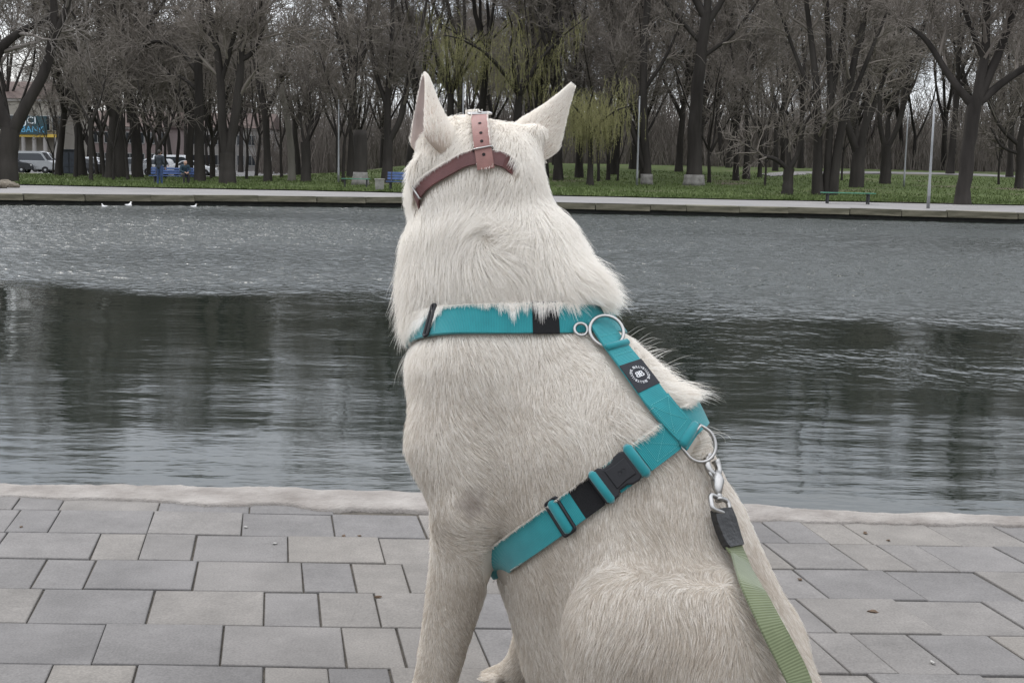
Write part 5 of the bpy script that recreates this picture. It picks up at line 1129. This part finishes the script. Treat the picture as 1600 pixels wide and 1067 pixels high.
car('saloon', 170, 122, 182, CW, 'white saloon car in front of the pinkish house')
car('estate', 212, 120, 0, CS, 'silver estate car glimpsed between the leaning trunks')
car('estate', 236, 126, 182, CW, 'white estate car glimpsed behind the small forked tree')
car('van', 276, 129, 4, CW, 'white van glimpsed behind the blue bench')
car('saloon', 302, 123, 0, CW, 'white saloon car glimpsed beyond the seated person')
# ---- kiosk
M_KIOSK = mat('dark_navy_metal', (.015, .018, .026), .6, var=.25, scale=5); M_KP = mat('kiosk_panel', (.022, .028, .042), .5, var=.3, scale=4)
X = gx(112, 111, -.33); e = empty('kiosk', (X, 111, float(terrain(X, 111)) + .02), R(3)); tag(e, 'small dark navy metal kiosk at the park edge by the street', 'kiosk')
MB().box((0, 0, 1.0), (1.6, 1.2, 2.0), None, .02).build('body', M_KIOSK, e); MB().box((0, 0, 2.06), (1.75, 1.35, .12), None, .02).build('roof', M_KIOSK, e)
for x in (-.4, .4): MB().box((x, -.615, 1.25), (.68, .03, 1.2), None, .01).build('panel', M_KP, e)
for x in (-.4, .4): MB().box((x, -.615, .35), (.68, .03, .5), None, .01).build('panel', M_KP, e)
# ---- houses across the street
M_PINK = mat('pinkish_plaster', (.27, .215, .205), .9, var=.12, scale=.6); M_CREAM = mat('pale_plaster', (.33, .315, .295), .9, var=.1, scale=.6); M_BEIGE = mat('beige_plaster', (.27, .25, .215), .9, var=.12, scale=.5); M_ROOF = mat('brown_roof', (.10, .07, .06), .9, var=.2, scale=1)
M_FRAME = mat('window_frame', (.36, .36, .35), .6, var=.05); M_TEALB = mat('teal_sign_board', (.012, .045, .055), .5, var=.15, scale=2); M_YEL = mat('yellow_trim', (.55, .38, .06), .6); M_SIGNW = mat('sign_white', (.75, .80, .82), .5, var=.02); M_SIGNB = mat('sign_blue', (.10, .35, .55), .5, var=.02)
def house(px0, px1, Y, h, dep, m, label, cols, rows_, z0=1.0, dz=3.2, ww=1.1, wh=1.7, roof=True):
    x0, x1 = gx(px0, Y), gx(px1, Y); Wd = x1 - x0; zb = float(terrain((x0 + x1) / 2, Y)) - .1; e = empty('town_house', ((x0 + x1) / 2, Y, zb)); tag(e, label, 'house')
    MB().box((0, dep / 2, h / 2), (Wd, dep, h)).build('wall', m, e)
    if roof: MB().prism([(-dep / 2 - .4, 0), (dep / 2 + .4, 0), (0, 2.2)], -Wd / 2 - .3, Wd / 2 + .3, Matrix.Translation((0, dep / 2, h + .01)) @ Matrix(((0, 0, 1, 0), (1, 0, 0, 0), (0, 1, 0, 0), (0, 0, 0, 1)))).build('roof', M_ROOF, e)
    MB().box((0, -.10, h - .15), (Wd + .3, .24, .28)).build('cornice', M_CREAM, e)
    wn = None
    for r in range(rows_):
        for c in range(cols):
            x = -Wd / 2 + Wd * (c + .5) / cols; z = z0 + dz * r + wh / 2
            if wn is None:
                wf = MB(); 
                for a, b, sx, sz in ((-ww / 2, 0, .1, wh + .1), (ww / 2, 0, .1, wh + .1), (0, wh / 2, ww + .1, .1), (0, -wh / 2, ww + .1, .1), (0, 0, .06, wh)): wf.box((a, -.04, b), (sx, .1, sz))
                o = wf.build('window', M_FRAME, e); wn = o.data; pn = MB().box((0, -.01, 0), (ww, .05, wh)).build('pane', M_GLASS, o); pnd = pn.data; o.location = (x, 0, z); 
            else: o = link('window', wn, None, e); o.location = (x, 0, z); link('pane', pnd, None, o)
    return e, x0, x1, zb
house(112, 262, 168, 5.6, 10, M_PINK, 'pinkish plastered town house beyond the parked cars', 9, 2, .8, 2.7, 1.0, 1.4)
house(262, 420, 182, 6.0, 10, M_CREAM, 'pale tall town house glimpsed through the trees', 9, 2, .8, 2.8, 1.0, 1.4)
house(-260, -30, 150, 8, 10, M_CREAM, 'pale house behind the low-forked tree', 10, 2)
e, x0, x1, zb = house(-28, 100, 150, 8.2, 10, M_BEIGE, 'beige shop building with a dark teal sign and pale columns', 7, 1, 4.6)
cx = (x0 + x1) / 2
for k in range(6): MB().lathe([(.32, 0), (.30, .2), (.26, .3), (.24, 3.6), (.32, 3.8)], 12, Matrix.Translation((gx(5 + 17 * k, 149) - cx, -1.2, .1))).build('column', M_CREAM, e, True)
MB().box((0, -.75, 4.0), (x1 - x0, 1.5, .35)).build('canopy', M_YEL, e)
sx0, sx1 = gx(22, 148.2) - cx, gx(74, 148.2) - cx; sg = MB().box(((sx0 + sx1) / 2, -1.62, 5.15), (sx1 - sx0, .16, 2.1), None, .02).build('sign_board', M_TEALB, e)
def sign(txt, size, x, z, m):
    vs_, fs = font_mesh(txt, size); vs_ = [Vector((v.x + x, -1.715 - v.z * 60, v.y + z)) for v in vs_]; mesh('lettering', vs_, fs, m, sg)
sign('JCI', 1.15, gx(49, 148.2) - cx, 5.66, M_SIGNW); sign('BANK', 1.0, gx(52, 148.2) - cx, 4.66, M_SIGNB)
# ---- bits on the paving
M_LITTER = mat('dry_leaf', (.10, .065, .04), .9, var=.3); M_CHIP = mat('pale_chip', (.34, .33, .31), .9, var=.1)
rnd = random.Random(9)
for k, (px, py, sz, m, lb) in enumerate(((1364, 957, .011, M_LITTER, 'curled brown leaf lying on the paving by the dog back'), (1352, 833, .008, M_LITTER, 'small brown leaf fragment near the pond coping'), (1250, 906, .006, M_LITTER, 'tiny reddish leaf crumb on a paver'), (1457, 1036, .006, M_CHIP, 'tiny pale stone chip on a paver joint'), (1388, 845, .005, M_LITTER, 'tiny leaf crumb near the paving joint'), (590, 934, .007, M_LITTER, 'brown leaf crumb beside the dog foreleg'), (537, 838, .007, M_LITTER, 'brown leaf crumb on the far paving'), (562, 838, .005, M_LITTER, 'small dark crumb on the far paving'), (384, 824, .005, M_CHIP, 'white dried dropping on the paving'), (430, 850, .006, M_CHIP, 'white smear of dried dropping on the paving'), (33, 824, .005, M_LITTER, 'dark crumb on the paving'))):
    p = at_z(px, py, 0); bm = bmesh.new(); bmesh.ops.create_icosphere(bm, subdivisions=2, radius=sz)
    for v in bm.verts: v.co *= rnd.uniform(.6, 1.3); v.co.z *= .35; v.co.y *= .6
    me_ = bpy.data.meshes.new('leaf'); bm.to_mesh(me_); bm.free(); o = link('leaf_fragment' if m is M_LITTER else 'stone_chip', me_, m); o.location = (p.x, p.y, .002); o.rotation_euler = (0, 0, rnd.uniform(0, 3)); tag(o, lb, 'leaf' if m is M_LITTER else 'chip')
# ================================================================== fur: grown strand by strand along the coat's lie
def make_fur(n_body=560000, seed=5):
    rng = np.random.default_rng(seed)
    q = DV[DF]; a = np.linalg.norm(np.cross(q[:, 1] - q[:, 0], q[:, 2] - q[:, 0]), axis=1) + np.linalg.norm(np.cross(q[:, 2] - q[:, 0], q[:, 3] - q[:, 0]), axis=1)
    cz = q.mean(1); wgt = a.copy(); pxy = None
    fi = rng.choice(len(DF), n_body, p=wgt / wgt.sum()); u, v = rng.random((2, n_body, 1))
    Q = q[fi]; P = (Q[:, 0] * (1 - u) + Q[:, 1] * u) * (1 - v) + (Q[:, 3] * (1 - u) + Q[:, 2] * u) * v
    nv = sdf_n(DV, .006)
    # per-vertex fields: lie of the coat and length
    W = np.zeros(len(DV)); FL = np.zeros_like(DV); LEN = np.zeros(len(DV))
    lens = []
    for i, (a_, b_, ra, rb, sq, k) in enumerate(PR):
        if i in (0, 1, 2, 3): l = .015
        elif i in (4, 5): l = .015
        elif i == 6: l = .024
        elif i == 7: l = .020
        elif i in (8, 9): l = .052
        elif i in (10, 11): l = .018
        elif i in (12,): l = .013
        elif 13 <= i <= 22: l = .008
        elif 23 <= i <= 30: l = .020
        elif 31 <= i <= 33: l = .045
        elif i >= 34: l = .013
        ab = b_ - a_; fl = ab / np.linalg.norm(ab)
        if i in (34, 35, 36, 37, 38): fl = -fl * .8 + np.array([0, 0, -.6])
        if i == 39: l = .030
        if i in (23, 27): fl = np.array(-FW * .25) + np.array([0, 0, -1.0])
        if i in (40, 41): fl = -fl * .6 + np.array([.0, -.1, -.7]); l = .014
        if i == 42: l = .035; fl = np.array([-.5, -.2, -.8])
        if i == 43: l = .048; fl = np.array(CROT @ Vector((.65, -.75, 0)))
        ap = DV - a_; h = np.clip(ap @ ab / (ab @ ab), 0, 1); e = np.linalg.norm(ap - h[:, None] * ab, axis=1) - (ra + (rb - ra) * h)
        w_ = np.exp(-np.maximum(e, -.05) / .022); W += w_; FL += fl[None] * w_[:, None]; LEN += l * w_
    FL /= W[:, None]; LEN /= W
    # slow swirls in the coat
    rs = np.random.RandomState(3); sw = np.zeros_like(DV)
    for f_, am in ((14, .22), (30, .20), (60, .14)):
        for _ in range(4):
            kv = rs.randn(3); kv *= f_ / np.linalg.norm(kv); sw += am * np.sin(DV @ kv + rs.rand() * 6.3)[:, None] * rs.randn(3)[None] * .6
    FL = FL + sw
    whorl = np.array(hit(762, 372)); dw = DV - whorl; rw = np.linalg.norm(dw, axis=1); g = np.exp(-(rw / .05) ** 2)
    FL += 1.5 * g[:, None] * np.cross(nv, dw / np.maximum(rw, 1e-4)[:, None])
    FL -= nv * (FL * nv).sum(1)[:, None]; FL /= np.maximum(np.linalg.norm(FL, axis=1, keepdims=True), 1e-6)
    def vert_interp(A):
        B = A[DF[fi]]; return (B[:, 0] * (1 - u) + B[:, 1] * u) * (1 - v) + (B[:, 3] * (1 - u) + B[:, 2] * u) * v
    Nn = vert_interp(nv); Fn = vert_interp(FL); Ln = vert_interp(LEN[:, None])[:, 0]
    Ln = Ln * (.65 + .55 * rng.random(n_body))
    # ears: short velvet
    ep = []; en = []; ef = []; el = []
    ar = np.array([list(h[0]) + list(h[1]) + list(h[2]) + [h[3], h[4]] for h in EARH]); per = 22 * 17
    for e_ in range(2):
        blk = ar[e_ * per:(e_ + 1) * per].reshape(22, 17, 11)
        m = 9000; uu = rng.random(m) ** 1.25 * 20.99; vv = rng.random(m) * 15.99; i0 = uu.astype(int); j0 = vv.astype(int); du = (uu - i0)[:, None]; dv_ = (vv - j0)[:, None]
        B = (blk[i0, j0] * (1 - du) + blk[i0 + 1, j0] * du) * (1 - dv_) + (blk[i0, j0 + 1] * (1 - du) + blk[i0 + 1, j0 + 1] * du) * dv_
        ep.append(B[:, :3]); en.append(B[:, 3:6]); ef.append(B[:, 6:9]); el.append(.0055 + .007 * (1 - B[:, 9]) ** 2)
    P = np.vstack([P] + ep); Nn = np.vstack([Nn] + en); Fn = np.vstack([Fn] + ef); Ln = np.concatenate([Ln] + el)
    # extra tufts: fluff pushed up beside the back strap, under the ears and at the ruff's hem
    def tuft(x, y, n, rad, dirv, ln, spread=.35, off=0.0):
        nonlocal P, Nn, Fn, Ln
        c = hit(x, y)
        if c is None: return
        c = np.array(c); d_ = rng.normal(size=(n, 3)) * rad * .5; p = c + d_
        for _ in range(3): p = p - sdf(p)[:, None] * sdf_n(p)
        nn_ = sdf_n(p); f_ = np.array(dirv)[None] + rng.normal(size=(n, 3)) * spread
        P = np.vstack([P, p]); Nn = np.vstack([Nn, nn_]); Fn = np.vstack([Fn, f_ / np.linalg.norm(f_, axis=1, keepdims=True)]); Ln = np.concatenate([Ln, ln * (.6 + .6 * rng.random(n))])
    upR = CROT @ Vector((1, 0, 0)); upU = CROT @ Vector((0, 1, 0))
    tuft(1035, 600, 900, .05, upR * .75 - upU * .35, .034, .22); tuft(1060, 634, 2000, .030, upR * .95 - upU * .22, .058, .13); tuft(1050, 622, 900, .03, upR * .9 - upU * .3, .040, .18)
    tuft(1000, 556, 26, .03, upR * .85 + upU * .35, .05, .22)
    tuft(985, 655, 1500, .028, upR * .8 - upU * .55, .036, .16)
    tuft(648, 250, 900, .03, -upR * .7 - upU * .6, .024, .3); tuft(850, 268, 350, .02, upR * .3 - upU * .9, .018, .3)
    tuft(925, 448, 3500, .05, upR * .72 - upU * .6, .050, .2); tuft(648, 475, 3400, .05, -upR * .08 - upU * 1.0, .055, .17)
    tuft(816, 250, 420, .022, -upR * .25 - upU * 1.0, .030, .2)
    dens = np.ones(len(P), bool)
    # straps lie on the skin: nothing grows under them
    def kd(fr):
        t = kdtree.KDTree(len(fr))
        for i, f in enumerate(fr): t.insert(f[0], i)
        t.balance(); return t
    straps = [(NF, HW, LIFT + TH + .003), (GF, HW, LIFT + TH + .004), (BF, BHW, BL + TH + .003), ([f for f in ZF if proj(f[0])[0] < 800 and proj(f[0])[1] < 316], .0105, .009), (VF[8:], .012, .013)]
    lift_pts = []
    allF = []
    for s_, (fr, hw, z) in enumerate(straps):
        fp = np.array([f[0] for f in fr]); fb = np.array([f[2] for f in fr]); ft = np.array([f[1] for f in fr]); allF.append((fp, fb, ft, hw, z))
        t = kd(fr); lo, hi = fp.min(0) - .09, fp.max(0) + .09; cand = np.where(((P > lo) & (P < hi)).all(1))[0]
        for i in cand:
            co, j, dd = t.find(P[i])
            if dd > .08: continue
            r = P[i] - fp[j]; across = abs(r @ fb[j])
            if dd < hw * 1.6 and across < hw * (1.2 if s_ == 2 else .93) and abs(r @ ft[j]) < .012: dens[i] = False
    P, Nn, Fn, Ln = P[dens], Nn[dens], Fn[dens], Ln[dens]
    n = len(P); Fn = Fn + rng.normal(size=(n, 3)) * .10
    K = 6; T = np.linspace(0, 1, K)
    lift = (.42 + .16 * rng.random(n))[:, None]
    pts = np.empty((n, K, 3)); pts[:, 0] = P; cur = P.copy(); grav = np.array([0, 0, -.22])
    for k in range(1, K):
        t = T[k]; d_ = Fn + Nn * lift * (1.25 - 1.25 * t) + grav * t; d_ /= np.linalg.norm(d_, axis=1, keepdims=True)
        cur = cur + d_ * (Ln / (K - 1))[:, None]; pts[:, k] = cur
    # clumping towards guide strands
    gi = rng.choice(n, n // 16, replace=False); t = kdtree.KDTree(len(gi))
    for j, i in enumerate(gi): t.insert(P[i], j)
    t.balance(); near = np.array([t.find(p)[1] for p in P]); G = pts[gi][near]; cl = (.05 + .5 * rng.random(len(gi)) ** 1.7)[near]
    dist = np.linalg.norm(P - G[:, 0], axis=1); cl = cl * np.clip(1.6 - dist / .012, 0, 1)
    for k in range(1, K):
        wk = (cl * T[k] ** 1.5)[:, None]; pts[:, k] = pts[:, k] * (1 - wk) + (G[:, k] + (P - G[:, 0]) * .22) * wk
    # strands growing towards a strap end at its edge; the ruff's longest locks hang over the neck strap
    for s_, (fp, fb, ft, hw, z) in enumerate(allF):
        lo, hi = fp.min(0) - .06, fp.max(0) + .06; cand = np.where(((P > lo) & (P < hi)).all(1))[0]
        for c0 in range(0, len(cand), 20000):
            cc = cand[c0:c0 + 20000]; q_ = pts[cc]; first = np.full(len(cc), 2.0)
            for k in range(1, K):
                D = ((q_[:, k][:, None, :] - fp[None]) ** 2).sum(-1); j = D.argmin(1); dd = np.sqrt(D[np.arange(len(cc)), j]); ac = np.abs(((q_[:, k] - fp[j]) * fb[j]).sum(1))
                ins_ = (dd < hw * 1.5) & (ac < hw * 1.02); first = np.where(ins_ & (first > 1.5), T[k - 1] * .55 + T[k] * .45, first)
            hitm = first < 1.5; sc = np.ones(len(cc))
            if s_ == 0:
                pxs = np.array([proj(Vector(p))[0] for p in P[cc]]); keep = np.maximum(np.clip((pxs - 735) / 60, 0, 1) * np.clip((965 - pxs) / 30, 0, 1), np.clip((706 - pxs) / 22, 0, 1) * 1.6); lock = .5 + .5 * np.sin(pxs * .21) * np.sin(pxs * .083 + 1)
                sc = np.where(hitm, first + (1 - first) * keep * (.25 + .75 * lock) * .95, 1)
            elif s_ == 2: sc = np.where(hitm, first * .5, 1)
            else: sc = np.where(hitm, np.minimum(1, first + .10 + .16 * rng.random(len(cc))), 1)
            if s_ == 3: sc = np.where(np.array([proj(Vector(p))[0] for p in P[cc]]) > 797, 1, sc)
            sc = np.clip(sc, .2, 1)
            # cut by resampling along the strand
            m = sc < .999
            if m.any():
                qq = q_[m]; t_new = T[None] * sc[m][:, None] * (K - 1); i0 = np.minimum(t_new.astype(int), K - 2); fr_ = (t_new - i0)[..., None]; ar_ = np.arange(len(qq))[:, None]; pts[cc[m]] = qq[ar_, i0] * (1 - fr_) + qq[ar_, i0 + 1] * fr_
    # strands pass over the skin and over the straps, not through them
    flat = pts[:, 1:].reshape(-1, 3)
    for fp, fb, ft, hw, z in allF:
        lo, hi = fp.min(0) - .03, fp.max(0) + .03; cand = np.where(((flat > lo) & (flat < hi)).all(1))[0]
        for c0 in range(0, len(cand), 20000):
            cc = cand[c0:c0 + 20000]; D = ((flat[cc][:, None, :] - fp[None]) ** 2).sum(-1); j = D.argmin(1); m = np.sqrt(D[np.arange(len(cc)), j]) < hw * 1.4
            cc = cc[m]; j = j[m]
            if not len(cc): continue
            r = flat[cc] - fp[j]; nn_ = np.cross(ft[j], fb[j]); nn_ *= np.sign((nn_ * sdf_n(flat[cc], .01)).sum(1))[:, None]
            inside = (np.abs((r * fb[j]).sum(1)) < hw); h = (r * nn_).sum(1); up = np.where(inside, np.maximum(0, z + .0015 - h), 0); flat[cc] += nn_ * up[:, None]
    pts[:, 1:] = flat.reshape(n, K - 1, 3)
    hc = bpy.data.hair_curves.new('fur'); hc.add_curves([K] * n)
    hc.position_data.foreach_set('vector', (pts - np.array(DO)).reshape(-1).astype(np.float32))
    rad = hc.attributes.get('radius') or hc.attributes.new('radius', 'FLOAT', 'POINT')
    r0 = (.00021 * (.7 + .6 * rng.random(n)))[:, None] * (1 - T[None] ** 1.6 * .88); rad.data.foreach_set('value', r0.reshape(-1).astype(np.float32))
    m, t_, b = newmat('white_fur'); t_.nodes.remove(b); om = t_.nodes['Material Output']
    hi_ = N(t_, 'ShaderNodeHairInfo'); co = N(t_, 'ShaderNodeTexCoord'); nz = N(t_, 'ShaderNodeTexNoise'); nz.inputs['Scale'].default_value = 9; nz.inputs['Detail'].default_value = 4
    t_.links.new(co.outputs['Object'], nz.inputs['Vector'])
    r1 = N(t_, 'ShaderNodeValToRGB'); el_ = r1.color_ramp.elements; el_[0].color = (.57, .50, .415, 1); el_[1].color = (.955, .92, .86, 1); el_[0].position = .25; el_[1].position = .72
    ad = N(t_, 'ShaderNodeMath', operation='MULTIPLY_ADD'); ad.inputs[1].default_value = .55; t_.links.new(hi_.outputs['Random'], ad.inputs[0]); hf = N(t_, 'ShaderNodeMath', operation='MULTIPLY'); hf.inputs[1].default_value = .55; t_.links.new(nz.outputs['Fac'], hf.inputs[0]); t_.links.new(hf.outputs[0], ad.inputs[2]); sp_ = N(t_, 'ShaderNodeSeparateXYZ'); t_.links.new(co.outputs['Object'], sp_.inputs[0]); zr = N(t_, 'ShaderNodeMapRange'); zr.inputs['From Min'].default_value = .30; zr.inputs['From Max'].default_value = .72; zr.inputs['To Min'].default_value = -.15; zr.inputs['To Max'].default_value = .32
    t_.links.new(sp_.outputs[2], zr.inputs[0]); a2 = N(t_, 'ShaderNodeMath', operation='ADD'); t_.links.new(ad.outputs[0], a2.inputs[0]); t_.links.new(zr.outputs[0], a2.inputs[1]); t_.links.new(a2.outputs[0], r1.inputs[0])   # whiter mane, beiger saddle; shade on flank and legs also painted in by height
    ep_ = hit(741, 789) - DO; vd_ = N(t_, 'ShaderNodeVectorMath', operation='DISTANCE'); t_.links.new(co.outputs['Object'], vd_.inputs[0]); vd_.inputs[1].default_value = tuple(ep_)
    nz2 = N(t_, 'ShaderNodeTexNoise'); nz2.inputs['Scale'].default_value = 60; t_.links.new(co.outputs['Object'], nz2.inputs['Vector']); dj = N(t_, 'ShaderNodeMath', operation='MULTIPLY_ADD'); dj.inputs[1].default_value = .035; t_.links.new(nz2.outputs['Fac'], dj.inputs[0]); t_.links.new(vd_.outputs['Value'], dj.inputs[2])
    er = N(t_, 'ShaderNodeMapRange'); er.inputs['From Min'].default_value = .022; er.inputs['From Max'].default_value = .044; er.inputs['To Min'].default_value = .65; er.inputs['To Max'].default_value = 0; t_.links.new(dj.outputs[0], er.inputs[0])
    mxe = N(t_, 'ShaderNodeMixRGB'); t_.links.new(er.outputs[0], mxe.inputs[0]); t_.links.new(r1.outputs[0], mxe.inputs[1]); mxe.inputs[2].default_value = (.20, .135, .10, 1); r1 = mxe    # worn brown elbow patch, also painting in the shade of the unmodelled fold
    df = N(t_, 'ShaderNodeBsdfDiffuse'); tr = N(t_, 'ShaderNodeBsdfTranslucent'); gl = N(t_, 'ShaderNodeBsdfGlossy'); gl.inputs['Roughness'].default_value = .45
    m1 = N(t_, 'ShaderNodeMixShader'); m1.inputs[0].default_value = .32; m2 = N(t_, 'ShaderNodeMixShader'); m2.inputs[0].default_value = .05
    for s_ in (df, tr): t_.links.new(r1.outputs[0], s_.inputs[0])
    t_.links.new(df.outputs[0], m1.inputs[1]); t_.links.new(tr.outputs[0], m1.inputs[2]); t_.links.new(m1.outputs[0], m2.inputs[1]); t_.links.new(gl.outputs[0], m2.inputs[2]); t_.links.new(m2.outputs[0], om.inputs['Surface'])
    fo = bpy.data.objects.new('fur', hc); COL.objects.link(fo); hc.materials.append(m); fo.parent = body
    return fo
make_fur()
